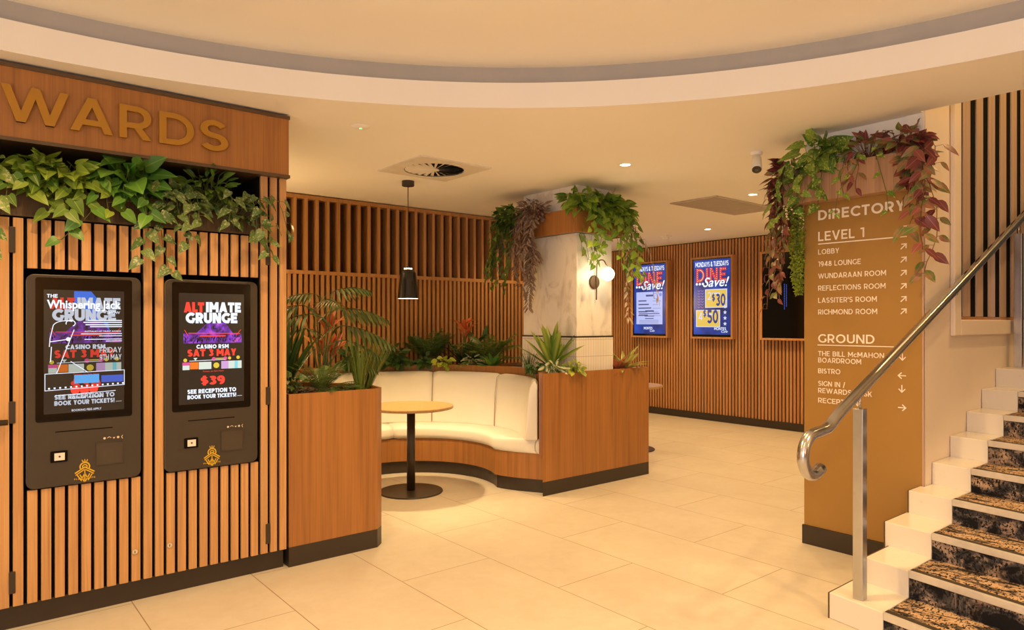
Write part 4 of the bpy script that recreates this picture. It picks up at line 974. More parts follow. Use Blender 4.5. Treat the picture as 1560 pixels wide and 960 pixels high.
def ye(mb): rect(mb, F, .24, w - .07, h - .745, h - .475, .0022); rect(mb, F, .075, w - .19, .155, h - .79, .0022)
scr(t, F, 'gold', (.80, .55, .10), ye, .95, 'price_box', True)
def bord(mb):
    for x0, x1, z0, z1 in ((.24, w - .07, h - .745, h - .475), (.075, w - .19, .155, h - .79)): line(mb, F, [(x0, z0), (x1, z0), (x1, z1), (x0, z1), (x0, z0)], .012, .0026)
    text(mb, F, '2', .28, h - .63, .12, .13, 0, .065, .003); text(mb, F, '4', .115, h - .94, .12, .13, 0, .07, .003); line(mb, F, [(.36, h - .535), (.50, h - .535)], .02, .003); line(mb, F, [(.21, h - .85), (.36, h - .85)], .02, .003)
scr(t, F, 'pale', (.70, .72, .95), bord, .95)
for k in range(5): scr(t, F, 'pale', (.70, .72, .95), lambda mb: star(mb, F, w - .10, .20 + k * .085, .034, .003), .95, 'star')
def nv(mb):
    text(mb, F, '$', .355, h - .655, .115, .19, 0, .055, .003); text(mb, F, '30', .425, h - .725, .185, .20, .08, .165, .003); text(mb, F, '$', .20, .30, .115, .19, 0, .055, .003); text(mb, F, '50', .275, .205, .205, .20, .08, .19, .003)
scr(t, F, 'navy', (.03, .05, .28), nv, .8, 'screen_lettering')
def chev(mb):
    for k in range(8): z = h - .48 - k * .042; line(mb, F, [(.10, z), (.125, z - .02), (.15, z)], .010, .002); line(mb, F, [(.16, z), (.185, z - .02), (.21, z)], .010, .002)
scr(t, F, 'violet', (.25, .16, .60), chev, .8)
t, F, w, h = wall_screen(7.751, 6.996, 'framed menu screen with a pale blue list panel, left of the price screen')
lg = dine(t, F, w, h)
def lg1(mb): text(mb, F, 'MONTES', w * .34, .105, .042, .16, .10, w * .26, .003); ftext(mb, F, 'Cafe', w * .52, .068, .05, .003, shear=.3, fit=w * .14)
scr(t, F, 'white', (.80, .86, 1), lg1, 1.0, 'screen_lettering')
def pan(mb): rect(mb, F, .075, w - .075, .19, h - .47, .002)
scr(t, F, 'panel', (.50, .56, .95), pan, .95, 'menu_panel')
def ml(mb):
    rect(mb, F, w * .40, w * .62, h - .545, h - .515, .003); rect(mb, F, w * .38, w * .64, .395, .42, .003)
    for k in range(5): rect(mb, F, .12, .12 + (.17, .22, .27, .19, .20)[k], h - .625 - k * .06, h - .605 - k * .06, .003); line(mb, F, [(.42, h - .622 - k * .06), (w - .11 - .05 * (k % 2), h - .622 - k * .06)], .005, .003)
    for a, b_, z in ((.13, .56, .365), (.25, .45, .325), (.26, .44, .285)): line(mb, F, [(a, z), (b_, z)], .014, .003)
    for k in range(3): line(mb, F, [(.14, .255 - k * .022), (.54, .255 - k * .022)], .005, .003)
scr(t, F, 'ink_blue', (.10, .11, .30), ml, .7, 'menu_lines')
def hx(mb): disc(mb, F, w - .115, h - .52, .032, .003, 6)
scr(t, F, 'badge', (.22, .30, .8), hx, .9)
t, F, w, h = wall_screen(5.366, 4.62, 'framed screen switched to black with a faint blue text line, nearest the directory')
def bl_(mb):
    for k, (z0, z1) in enumerate(((.40, .74), (.44, .74))): 
        z = z0
        while z < z1: rect(mb, F, .33 + k * .03, .342 + k * .03, z, z + .016, .002); z += .024
scr(t, F, 'faint', (.05, .10, .5), bl_, .8, 'screen_text')
# ================================================================== CEILING FITTINGS
def downlight(x, y, label):
    t = thing('downlight', (x, y, HC), label, 'ceiling light', 'recessed round downlights')
    MB().lathe([(.040, -.001), (.040, -.005), (.050, -.006), (.056, -.001)], (x, y, HC), 32, cap=False).build('trim_ring', M['white'], t, smooth=True)
    MB().lathe([(.0, -.003), (.040, -.003)], (x, y, HC), 32, cap=False).build('lens', M['lens'], t)
downlight(4.19, 3.68, 'bright round downlight in the ceiling right of the stone column')
downlight(6.13, 3.74, 'small lit downlight beside the flat ceiling grille')
downlight(7.93, 5.51, 'farthest lit downlight, over the slatted wall of screens')
t = thing('air_diffuser', (3.1, 4.777, HC), 'square swirl air diffuser in the ceiling near the pendant lamp', 'air vent')
x0, x1, y0, y1, z = 2.765, 3.435, 4.437, 5.117, HC
cx, cy = (x0 + x1) / 2, (y0 + y1) / 2
mb = MB(); n_ = 48; R_ = .245
ci = [mb.add((cx + R_ * math.cos(2 * PI * k / n_), cy + R_ * math.sin(2 * PI * k / n_), z - .012)) for k in range(n_)]
def sqr(a):
    c_, s_ = math.cos(a), math.sin(a); q = .335 / max(abs(c_), abs(s_)); return (cx + c_ * q, cy + s_ * q)
co = [mb.add((*sqr(2 * PI * k / n_), z - .010)) for k in range(n_)]; cu = [mb.add((*sqr(2 * PI * k / n_), z)) for k in range(n_)]
for k in range(n_): j = (k + 1) % n_; mb.face(ci[k], co[k], co[j], ci[j]); mb.face(co[k], cu[k], cu[j], co[j])
mb.build('face_plate', M['grille'], t)
mb = MB().lathe([(0.0, -.003), (.245, -.003)], (cx, cy, z), 48, cap=False); mb.build('duct_opening', M['backing'], t)
mb = MB()
for k in range(24):
    a = 2 * PI * k / 24; c_, s_ = math.cos(a), math.sin(a); px, py = -s_, c_
    p = [(.035, -.006, -.012), (.240, -.006, -.012), (.240, .020, -.004), (.035, .010, -.004)]
    mb.face(*[mb.add((cx + c_ * r + px * o, cy + s_ * r + py * o, z + q)) for r, o, q in p])
mb.lathe([(0, -.016), (.04, -.014), (.042, -.006)], (cx, cy, z), 24, cap=False)
mb.build('swirl_vanes', M['grille'], t)
t = thing('ceiling_grille', (6.5, 4.28, HC), 'flat rectangular return air grille in the ceiling in front of the screens', 'air vent')
mb = MB().box(5.9, 7.1, 4.0, 4.57, HC - .012, HC); mb.build('grille_frame', M['grille2'], t, bevel=.004)
mb = MB()
for k in range(24): y = 4.03 + k * .0217; mb.box(5.93, 7.07, y, y + .012, HC - .016, HC - .012)
mb.build('louvre', M['grille2'], t)
t = thing('ceiling_sensor', (2.068, 4.049, HC), 'small round ceiling sensor with green light near the cabinet', 'sensor')
MB().lathe([(.0, -.012), (.03, -.012), (.055, -.006), (.06, 0)], (2.068, 4.049, HC), 28, cap=False).build('housing', M['white'], t, smooth=True)
MB().lathe([(0, -.0135), (.008, -.0135), (.008, -.012)], (2.068, 4.049, HC), 12, cap=False).build('indicator', emis('green_led', (.15, 1, .3), 2.5), t)
t = thing('smoke_detector', (8.06, 6.31, HC), 'small white box detector on the ceiling before the slatted wall', 'detector')
box(8.0, 8.12, 6.25, 6.37, HC - .02, HC).build('base', M['white'], t, bevel=.004); MB().lathe([(.04, -.055), (.048, -.05), (.05, -.02)], (8.06, 6.31, HC), 24).build('head', M['white'], t)
t = thing('security_camera', (4.637, 2.80, HC), 'white bullet security camera on the ceiling left of the directory', 'camera')
MB().lathe([(.035, -.025), (.042, -.02), (.042, 0)], (4.637, 2.80, HC), 28).build('mount', M['white'], t)
MB().tube([(4.637, 2.80, HC - .02), (4.637, 2.80, HC - .055)], .018, 14).build('arm', M['white'], t, smooth=True)
d = V((-.50, -.30, -.81)).normalized(); p0 = V((4.645, 2.803, HC - .045))
MB().tube([p0, p0 + d * .004, p0 + d * .11, p0 + d * .118], [.026, .034, .038, .036], 24).build('body', M['white'], t, smooth=True)
MB().tube([p0 + d * .116, p0 + d * .122], [.034, .033], 24).build('lens_face', M['glass_black'], t)
MB().tube([p0 + d * .121, p0 + d * .126], [.014, .013], 16).build('lens', plain('camera_lens', (.10, .07, .06), .15), t)
# ================================================================== PLANTS
def frame(tdir, n):
    t_ = V(tdir).normalized(); n = V(n); n = (n - t_ * n.dot(t_)); n = n.normalized() if n.length > 1e-4 else t_.orthogonal().normalized()
    return t_, n, t_.cross(n)
PROF = {'heart': [(-.09, .66), (.07, .98), (.26, 1.0), (.48, .80), (.70, .50), (.88, .20), (1, 0)],
        'ovate': [(0, .10), (.15, .75), (.38, 1.0), (.62, .80), (.84, .36), (1, 0)],
        'lance': [(0, .25), (.2, .85), (.42, 1.0), (.66, .75), (.86, .35), (1, 0)],
        'strap': [(0, .55), (.25, .9), (.5, 1.0), (.72, .82), (.88, .46), (1, 0)]}
def leaf(mb, p, tdir, nrm, Ln, W, shape='heart', fold=.18, curl=.25, wave=0.0):
    t_, n, b = frame(tdir, nrm); p = V(p); pr = PROF[shape]; prev = None; N = len(pr)
    for i, (s, w) in enumerate(pr):
        sm = max(s, 0); c = p + t_ * (sm * Ln) - n * (curl * Ln * sm * sm)
        m = mb.add(c, (.5, sm))
        if w == 0: row = (m, m, m)
        else:
            hw = w * W / 2; e = t_ * ((s - sm) * Ln) + n * (fold * hw * 2 + wave * Ln * math.sin(i * 2.4))
            l = mb.add(c + b * hw + e, (0.5 - .5 * w * .98, sm)); r = mb.add(c - b * hw + e, (0.5 + .5 * w * .98, sm)); row = (l, m, r)
        if prev:
            if w == 0: mb.face(prev[0], prev[1], m); mb.face(prev[1], prev[2], m)
            else: mb.face(prev[0], prev[1], row[1], row[0]); mb.face(prev[1], prev[2], row[2], row[1])
        prev = row
def rv(rng, s=1.0): return V((rng.uniform(-s, s), rng.uniform(-s, s), rng.uniform(-s, s)))
class Plant:
    def __init__(s, name, loc, label, group=None, seed=1):
        s.t = thing(name, loc, label, 'plant', group); s.rng = random.Random(seed); s.lf = MB(); s.st = MB(); s.loc = V(loc)
    def done(s, leafm, stemm='stem', lname='foliage'):
        if s.lf.f: s.lf.build(lname, L[leafm] if leafm in L else leafm, s.t, smooth=True)
        if s.st.f: s.st.build('stems', M[stemm], s.t, smooth=True)
        return s
    def more(s, mb, leafm, name): mb.build(name, L[leafm], s.t, smooth=True)
def hang(P, starts, out, lens, Ln, W, shape='heart', step=.05, wob=.02, rise=.06, reach=.06, fold=.07, curl=.2, leafout=.5, side=.9, mb=None, dens=1):
    """trailing stems: from start, up and over the rim, then down"""
    rng = P.rng; out = V(out).normalized(); mb = mb or P.lf
    for (x, y, z), L_ in zip(starts, lens):
        p = V((x, y, z)); path = [p.copy()]; oo = (out + V((rng.uniform(-.5, .5), rng.uniform(-.5, .5), 0))).normalized()
        path.append(p + oo * reach * .5 + V((0, 0, rise * rng.uniform(.5, 1.2)))); path.append(p + oo * reach + V((0, 0, rise * .3)))
        q = path[-1].copy(); dirv = V((oo.x * .3, oo.y * .3, -1)); done = 0
        while done < L_:
            dirv += rv(rng, .45); dirv.z = min(dirv.z, -.45); dirv.normalize()
            dirv = (dirv + V((0, 0, -1)) * .5).normalized(); stp = min(step, L_ - done + .005); q = q + dirv * stp + oo * rng.uniform(-wob, wob) * .3; done += stp; path.append(q.copy())
        P.st.tube(path, .0022, 4)
        sg = 1
        for i, c in enumerate(path[1:]):
            for _ in range(dens):
                sg = -sg; sd = V((-oo.y, oo.x, 0)) * sg * side * rng.uniform(.5, 1.2)
                k = rng.uniform(.7, 1.15); tip = V((0, 0, -rng.uniform(.45, 1.0))) + sd + oo * rng.uniform(.1, leafout)
                pet = c + (sd * .4 + oo * .5).normalized() * Ln * rng.uniform(.2, .45)
                P.st.tube([c, pet], .0014, 3, cap=False)
                leaf(mb, pet, tip, oo + V((0, 0, rng.uniform(.2, .9))) + rv(rng, .35), Ln * k, W * k, shape, fold, curl * rng.uniform(.5, 1.4))
def bush(P, c, ext, nleaf, Ln, W, out=(0, 0, 1), shape='heart', fold=.07, curl=.2, up=.5, mb=None, base=None, spread=1.0, stems=True):
    """a mound of leaves on petioles filling an ellipsoid"""
    rng = P.rng; c = V(c); out = V(out); mb = mb or P.lf; base = V(base) if base else c - V((0, 0, ext[2]))
    for _ in range(nleaf):
        while True:
            q = rv(rng, 1)
            if q.length <= 1: break
        q = q * (0.55 + .45 * q.length) if q.length else q
        p = c + V((q.x * ext[0], q.y * ext[1], q.z * ext[2]))
        d = V((q.x, q.y, q.z * .5)) * spread + out * .4 + rv(rng, .4) + V((0, 0, -.25)); k = rng.uniform(.7, 1.2)
        leaf(mb, p, d, V((0, 0, 1)) * up + out * .8 + rv(rng, .5), Ln * k, W * k, shape, fold, curl * rng.uniform(.4, 1.4))
        if stems: P.st.tube([base + V((q.x * ext[0] * .3, q.y * ext[1] * .3, 0)), p], .0016, 3, cap=False)
def rosette(P, c, n, Ln, W, tilt=(15, 70), shape='strap', fold=.25, curl=.1, mb=None, lift=0, az=None):
    rng = P.rng; c = V(c); mb = mb or P.lf
    for k in range(n):
        a = (k * 2.39996 + rng.uniform(-.3, .3)) if az is None else rng.uniform(*az); tl = math.radians(tilt[0] + (tilt[1] - tilt[0]) * (k + .5) / n + rng.uniform(-6, 6))
        d = V((math.cos(a) * math.sin(tl), math.sin(a) * math.sin(tl), math.cos(tl))); q = rng.uniform(.8, 1.1)
        nn = V((-math.cos(a) * math.cos(tl), -math.sin(a) * math.cos(tl), math.sin(tl)))
        leaf(mb, c + V((math.cos(a), math.sin(a), 0)) * .012 + V((0, 0, lift * k / n)), d, nn, Ln * q, W * q, shape, fold, curl * rng.uniform(.5, 1.5))
def blades(P, c, n, Ln, r0, spread, w=.006, mb=None, lean=(0, 0)):
    rng = P.rng; c = V(c); mb = mb or P.lf
    for k in range(n):
        a = rng.uniform(0, 2 * PI); q = rng.random() ** .6; base = c + V((math.cos(a), math.sin(a), 0)) * r0 * rng.random()
        tl = spread * q; l = Ln * rng.uniform(.65, 1.05); d = V((math.cos(a) * tl + lean[0], math.sin(a) * tl + lean[1], 1)).normalized(); s = V((-math.sin(a), math.cos(a), 0)); prev = None
        for i in range(6):
            f = i / 5; p = base + d * l * f + V((math.cos(a), math.sin(a), -.6)) * (l * .30 * tl * f * f * f); ww = w * (1 - f) ** .7
            row = (mb.add(p + s * ww, (.2, f)), mb.add(p - s * ww, (.8, f)))
            if prev: mb.face(prev[0], prev[1], row[1], row[0])
            prev = row
def frond(P, p0, d, Ln, W, droop=.5, n=22, lw=.011, mb=None, stem=0.2, up=(0, 0, 1), sweep=.35):
    """a feather frond: arching rachis with paired leaflets"""
    rng = P.rng; mb = mb or P.lf; p0 = V(p0); d = V(d).normalized(); path = []
    for i in range(n + 1):
        f = i / n; path.append(p0 + d * Ln * f - V((0, 0, 1)) * droop * Ln * f * f)
    P.st.tube(path, [.0028 * (1 - .7 * i / n) for i in range(n + 1)], 4)
    for i in range(1, n + 1):
        f = i / n
        if f < stem: continue
        g = (f - stem) / (1 - stem); lw_ = W * (math.sin(PI * min(1, .12 + g * .88)) ** .7) * .5 + .004
        tt = (path[i] - path[i - 1]).normalized(); b = tt.cross(V(up)); b = b.normalized() if b.length > .01 else V((1, 0, 0)); nn = b.cross(tt)
        for sg in (1, -1):
            leaf(mb, path[i], b * sg + tt * sweep - V((0, 0, .12)), nn, lw_ * rng.uniform(.9, 1.08), lw, 'lance', .05, .18)
def splitleaf(P, base, tip, d, size, mb=None, droop=.35):
    """a deeply fingered philodendron leaf on a long stalk"""
    rng = P.rng; mb = mb or P.lf; base = V(base); tip = V(tip); mid = (base + tip) / 2 + V((0, 0, .05)); path = [base]
    for i in range(1, 9):
        f = i / 8; path.append(base.lerp(mid, f).lerp(mid.lerp(tip, f), f))
    P.st.tube(path, [.006 - .003 * i / 8 for i in range(9)], 5)
    d = V(d).normalized(); n = V((0, 0, 1)) - d * d.z; n.normalize(); b = d.cross(n); m = 9
    sp = [tip + d * size * (i / m) - V((0, 0, 1)) * droop * size * (i / m) ** 2 for i in range(m + 1)]
    P.st.tube(sp, .003, 4)
    for i, c in enumerate(sp):
        f = i / m; l = size * (.62 * (1 - f) ** .8 + .16) * rng.uniform(.9, 1.1); tt = (sp[min(i + 1, m)] - sp[max(i - 1, 0)]).normalized()
        for sg in (1, -1):
            ang = b * sg * (1 - .35 * f) + tt * (.15 + .75 * f) - V((0, 0, .22))
            if i == 0: ang = b * sg * .8 - tt * .5 - V((0, 0, .1))
            leaf(mb, c, ang, n, l, size * .062, 'strap', .10, .38)
        # web by the rib
    leaf(mb, sp[0], d, n, size * .8, size * .12, 'ovate', .05, droop * .8); leaf(mb, sp[m], d - V((0, 0, .5)), n, size * .25, size * .07, 'lance', .1, .2)
U = random.uniform
def line_starts(rng, a, b, n, jz=.02): return [tuple(V(a).lerp(V(b), (k + rng.uniform(.2, .8)) / n) + V((0, rng.uniform(-.02, .02), rng.uniform(-jz, jz)))) for k in range(n)]
G1 = 'trailing plants in the cabinet trough'
# --- cabinet trough
P = Plant('trailing_pothos', (.12, 4.3, 2.12), 'cream flecked pothos hanging at the far left end of the cabinet trough', G1, 11)
bush(P, (.10, 4.14, 2.27), (.16, .10, .09), 44, .095, .07, (0, -1, 0)); hang(P, [(.02, 4.14, 2.2), (.10, 4.14, 2.2), (.16, 4.13, 2.2), (.19, 4.13, 2.2)], (0, -1, 0), [.25, .35, .46, .38], .092, .062, step=.075); P.done('pothos_var')
P = Plant('trailing_pothos', (.42, 4.3, 2.12), 'mixed green pothos spilling over the trough above the left terminal', G1, 12)
bush(P, (.42, 4.13, 2.24), (.24, .11, .10), 130, .085, .065, (0, -1, 0)); hang(P, line_starts(P.rng, (.24, 4.13, 2.2), (.66, 4.13, 2.2), 7), (0, -1, 0), [.14, .10, .16, .12, .18, .10, .16], .085, .062, step=.055); P.done('pothos')
P = Plant('trailing_pothos', (.74, 4.3, 2.12), 'broad leaved bright green pothos over the middle of the trough', G1, 13)
bush(P, (.76, 4.13, 2.25), (.15, .10, .11), 60, .125, .095, (0, -1, 0)); hang(P, [(.64, 4.12, 2.2), (.72, 4.12, 2.2), (.80, 4.12, 2.2)], (0, -1, 0), [.36, .14, .16], .085, .065, step=.075); P.done('pothos_big')
P = Plant('trailing_pothos', (.98, 4.3, 2.12), 'silver flecked pothos trailing down between the two terminals', G1, 14)
bush(P, (1.0, 4.12, 2.18), (.13, .09, .08), 40, .09, .062, (0, -1, 0)); hang(P, [(.90, 4.12, 2.18), (.92, 4.12, 2.18), (.98, 4.12, 2.18), (1.02, 4.12, 2.18), (1.06, 4.12, 2.18)], (0, -1, 0), [.44, .40, .28, .22, .16], .075, .052, step=.06); P.done('satin')
P = Plant('leafy_bush', (1.18, 4.3, 2.12), 'dark green upright leafy plant standing in the trough above the right terminal', G1, 15)
bush(P, (1.18, 4.18, 2.28), (.13, .09, .09), 80, .085, .036, (0, -1, .3), 'ovate'); P.done('darkvine')
P = Plant('trailing_pothos', (1.34, 4.3, 2.12), 'silver flecked pothos drooping over the right end of the trough and post', G1, 16)
bush(P, (1.28, 4.13, 2.16), (.16, .09, .08), 56, .085, .055, (0, -1, 0)); hang(P, [(1.26, 4.12, 2.18), (1.34, 4.12, 2.18), (1.40, 4.12, 2.18), (1.42, 4.12, 2.2), (1.45, 4.10, 2.2)], (.35, -1, 0), [.14, .20, .28, .34, .20], .085, .055, step=.065, reach=.1); P.done('satin')
# --- stone column collar
G2 = 'trailing plants around the stone column top'
P = Plant('trailing_vine', (4.38, 5.30, 2.5), 'dense dark green vine covering the left corner of the column planter box', G2, 21)
bush(P, (4.31, 5.30, 2.53), (.12, .20, .13), 150, .075, .058, (-1, .2, 0)); hang(P, line_starts(P.rng, (4.34, 5.10, 2.5), (4.34, 5.36, 2.5), 8) + [(4.32, 5.38, 2.48), (4.36, 5.42, 2.48), (4.42, 5.42, 2.5), (4.50, 5.44, 2.5)], (-.7, .6, 0), [.45, .60, .72, .62, .50, .66, .55, .70, .60, .55, .62, .5], .072, .058, step=.042, reach=.10); P.done('darkvine')
P = Plant('inch_plant', (4.38, 4.95, 2.5), 'dusky purple grey striped plant trailing down the left face of the column', G2, 22)
bush(P, (4.33, 4.97, 2.56), (.09, .19, .12), 190, .085, .026, (-1, 0, 0), 'lance'); hang(P, line_starts(P.rng, (4.35, 4.88, 2.5), (4.35, 5.10, 2.5), 9), (-1, 0, 0), [.45, .60, .72, .92, .50, .66, .84, .5, .4], .070, .024, 'lance', step=.026, dens=2); P.done('zebra', 'stem_red')
P = Plant('trailing_pothos', (4.6, 4.42, 2.5), 'lush lime green pothos over the front right of the column planter box', G2, 23)
bush(P, (4.40, 4.40, 2.60), (.09, .22, .10), 60, .095, .07, (-.6, -.8, 0)); bush(P, (4.78, 4.37, 2.56), (.28, .10, .14), 200, .09, .068, (.1, -1, 0)); bush(P, (5.02, 4.5, 2.5), (.09, .16, .14), 70, .09, .068, (1, -.4, 0))
hang(P, line_starts(P.rng, (4.44, 4.37, 2.5), (5.02, 4.37, 2.5), 9), (0, -1, 0), [.35, .52, .40, .30, .25, .42, .55, .62, .66], .085, .062, step=.06)
hang(P, [(5.05, 4.42, 2.5), (5.07, 4.50, 2.5), (5.07, 4.60, 2.5), (4.36, 4.46, 2.5), (4.36, 4.55, 2.5)], (.5, -.8, 0), [.60, .50, .7, .42, .5], .09, .066, step=.06); P.done('pothos_lime')
P = Plant('trailing_plant', (5.03, 4.46, 2.4), 'pale dry looking trailing stems below the pothos at the column right edge', G2, 24)
hang(P, [(5.04, 4.42, 2.4), (5.06, 4.46, 2.4), (5.09, 4.5, 2.4)], (.4, -1, 0), [.75, .9, .6], .085, .026, 'lance', step=.05, dens=2); P.done('pale', 'stem_red')
# --- directory collar
G3 = 'trailing plants above the directory'
P = Plant('trailing_pothos', (4.45, 2.28, 2.5), 'yellow splashed pothos spilling over the left of the directory planter box', G3, 31)
bush(P, (4.42, 2.23, 2.60), (.08, .15, .12), 40, .135, .10, (-1, 0, 0)); bush(P, (4.42, 2.36, 2.42), (.06, .10, .12), 14, .10, .07, (-1, .3, 0))
hang(P, line_starts(P.rng, (4.42, 2.14, 2.5), (4.42, 2.42, 2.5), 6), (-1, 0, 0), [.16, .26, .34, .20, .38, .30], .088, .066, step=.09); hang(P, [(4.42, 2.05, 2.5), (4.42, 1.93, 2.5), (4.42, 1.86, 2.5)], (-1, 0, 0), [.22, .38, .36], .05, .035, step=.12); P.done('pothos_yel')
P = Plant('spiderwort', (4.45, 1.68, 2.5), 'burgundy and green leafy plant trailing down the right edge of the directory', G3, 32)
bush(P, (4.44, 1.70, 2.60), (.08, .13, .08), 60, .098, .048, (-1, -.3, 0), 'ovate'); bush(P, (4.44, 1.655, 2.44), (.07, .08, .15), 50, .098, .052, (-.7, -.8, 0), 'ovate')
hang(P, [(4.43, 1.70, 2.48), (4.42, 1.65, 2.48), (4.42, 1.62, 2.48), (4.43, 1.60, 2.48), (4.45, 1.58, 2.5)], (-.7, -.7, 0), [.30, .48, .60, .74, .40], .10, .052, 'ovate', step=.052, dens=1); P.done('tradR', 'stem_red')
P = Plant('spiderwort', (4.45, 1.95, 2.5), 'small burgundy and green tuft on top of the directory box, mid way', G3, 33)
bush(P, (4.45, 1.92, 2.60), (.07, .12, .07), 46, .085, .038, (-.8, 0, .4), 'ovate'); hang(P, [(4.42, 2.0, 2.5), (4.42, 1.97, 2.5)], (-1, 0, 0), [.12, .2], .075, .034, 'ovate', step=.05); P.done('tradR', 'stem_red')
P = Plant('spiderwort', (4.55, 2.47, 2.5), 'burgundy and olive trailing plant hanging off the left side of the directory box', G3, 34)
bush(P, (4.52, 2.505, 2.48), (.13, .09, .16), 130, .10, .052, (-.5, .8, 0), 'ovate'); bush(P, (4.50, 2.51, 2.24), (.08, .06, .15), 56, .088, .046, (-.5, .8, -.3), 'ovate', stems=False)
hang(P, [(4.44, 2.48, 2.45), (4.47, 2.50, 2.45), (4.50, 2.50, 2.45), (4.54, 2.50, 2.45), (4.60, 2.50, 2.45)], (-.5, .8, 0), [.66, .80, .55, .70, .5], .092, .046, 'ovate', step=.04, reach=.05)
hang(P, [(4.47, 2.44, 2.4), (4.49, 2.45, 2.4)], (-.3, .6, 0), [.80, .88], .082, .036, 'ovate', step=.05); P.done('tradL', 'stem_red')
P = Plant('moss_plant', (4.52, 2.42, 2.3), 'hanging strip of fine mossy yellow green foliage left of the directory panel', G3, 35)
for k in range(1500):
    f = P.rng.random(); z = 2.32 - .62 * f; wd = .062 * (1 - .75 * f ** 2.2); p = V((4.52 + P.rng.uniform(-.04, .04), 2.425 - .02 * f + P.rng.uniform(-wd, wd), z + P.rng.uniform(-.01, .01)))
    leaf(P.lf, p, rv(P.rng, 1) + V((-.6, .3, -.3)), V((-1, 0, .3)) + rv(P.rng, .5), .020, .011, 'ovate', .1, .2)
P.st.tube([(4.52, 2.425, 2.33), (4.52, 2.42, 2.0), (4.52, 2.405, 1.70)], .01, 6); P.done('moss')
# --- left planter
G4 = 'plants in the left planter'
ZS = 1.035
P = Plant('split_leaf_philodendron', (2.03, 4.56, ZS), 'tall split leaf philodendron with drooping fingered fronds in the left planter', G4, 41)
b0 = (2.03, 4.56, ZS)
for tip, d, s in (((2.14, 4.55, 1.60), (.80, -.50, .12), .34), ((2.10, 4.52, 1.72), (.5, -.4, .25), .26), ((1.92, 4.62, 1.62), (-.9, .5, .0), .34), ((2.16, 4.50, 1.48), (.80, -.55, -.05), .34), ((2.14, 4.46, 1.38), (.75, -.6, -.1), .26), ((1.95, 4.52, 1.56), (-.8, .3, 0), .32), ((1.90, 4.50, 1.46), (-.9, .6, -.1), .26), ((2.15, 4.46, 1.24), (.8, -.55, .0), .22), ((2.03, 4.46, 1.66), (-.1, -.9, .1), .22), ((2.0, 4.6, 1.70), (-.7, .2, .1), .22)):
    splitleaf(P, b0, tip, d, s)
P.done('philo')
P = Plant('bromeliad', (2.14, 4.74, ZS), 'coral red and yellow broad leaved plant behind the philodendron stalks', G4, 42)
rosette(P, (2.16, 4.74, 1.40), 9, .20, .07, (8, 60), 'ovate', .2, .15, lift=.08); rosette(P, (2.19, 4.72, 1.24), 9, .20, .065, (8, 65), 'ovate', .2, .15, lift=.08); o_ = MB(); rosette(P, (2.12, 4.72, 1.26), 7, .24, .07, (5, 45), 'ovate', .2, .1, mb=o_)
P.st.tube([(2.14, 4.74, ZS), (2.16, 4.74, 1.42)], .012, 8); P.done('red'); P.more(o_, 'orange', 'yellow_leaves')
P = Plant('fern', (1.92, 4.38, ZS), 'feathery olive green fern at the front of the left planter', G4, 43)
for k in range(20):
    a = k * 2.4 + .3; e = P.rng.uniform(.4, 2.6); frond(P, (1.93, 4.33, ZS), (math.cos(a), math.sin(a) * .6 - .15, e), P.rng.uniform(.26, .40), .11, .36, 20, .0062)
P.done('fern')
P = Plant('strap_leaf_plant', (1.76, 4.55, ZS), 'dark upright strap leaved plant against the cabinet end', G4, 44)
rosette(P, (1.75, 4.52, ZS), 26, .46, .038, (2, 34), 'strap', .15, .12); P.done('dark')
P = Plant('low_mottled_plant', (1.70, 4.3, ZS), 'small dark mottled plant at the left corner of the left planter', G4, 45)
bush(P, (1.70, 4.27, ZS + .07), (.07, .07, .06), 34, .055, .035, (0, -.6, .4), 'ovate'); P.done('satin')
P = Plant('grass_tuft', (2.20, 4.34, ZS), 'tall green grass tuft near the end of the left planter', G4, 46)
blades(P, (2.20, 4.32, ZS), 105, .37, .028, .30, .0036); P.done('grass')
P = Plant('grass_tuft', (2.30, 4.43, ZS), 'second green grass tuft leaning right beside the bench', G4, 47)
blades(P, (2.295, 4.40, ZS), 95, .42, .025, .26, .0036, lean=(.30, -.12)); P.done('grass')
P = Plant('fern', (2.02, 4.25, ZS), 'small low fern spreading along the front rim of the left planter', G4, 48)
for k in range(12):
    a = -.2 + k * .55; frond(P, (2.04, 4.28, ZS), (math.cos(a), math.sin(a) * .6, P.rng.uniform(.2, .7)), P.rng.uniform(.16, .26), .07, .5, 22, .006)
P.done('fern2')
# --- bed behind the bench
G5 = 'plants behind the curved bench'
ZB = 1.035
def low(x, y, r, h, n, Ln, W, mat_, label, seed, shape='ovate', name='low_leafy_plant'):
    P = Plant(name, (x, y, ZB), label, G5, seed); bush(P, (x, y, ZB + h * .55), (r, r * .7, h * .5), n, Ln, W, (-.3, -.8, .3), shape, base=(x, y, ZB)); return P.done(mat_)
low(3.16, 6.46 - .1, .15, .18, 70, .09, .05, 'dark', 'low dark leafy plant at the left end of the bed behind the bench', 51)
low(3.62, 6.34, .17, .20, 90, .10, .055, 'dark', 'low dark broad leaved plant by the bench back, behind the table', 52)
P = Plant('palm', (4.02, 6.32, ZB), 'dark green feathery palm against the slatted wall', G5, 53)
for k in range(26):
    a = k * 2.4; frond(P, (4.02, 6.32, ZB + .02), (math.cos(a), math.sin(a) * .45, P.rng.uniform(.8, 2.4)), P.rng.uniform(.42, .62), .20, .32, 22, .010)
P.done('fern2')
low(4.02, 6.02, .09, .10, 26, .075, .055, 'yelgreen', 'little yellow green plant in front of the dark palm', 54)
P = Plant('bromeliad', (4.42, 6.22, ZB), 'orange red flowering bromeliad standing tall behind the bench', G5, 55)
P.st.tube([(4.42, 6.22, ZB), (4.42, 6.20, 1.42)], .014, 8)
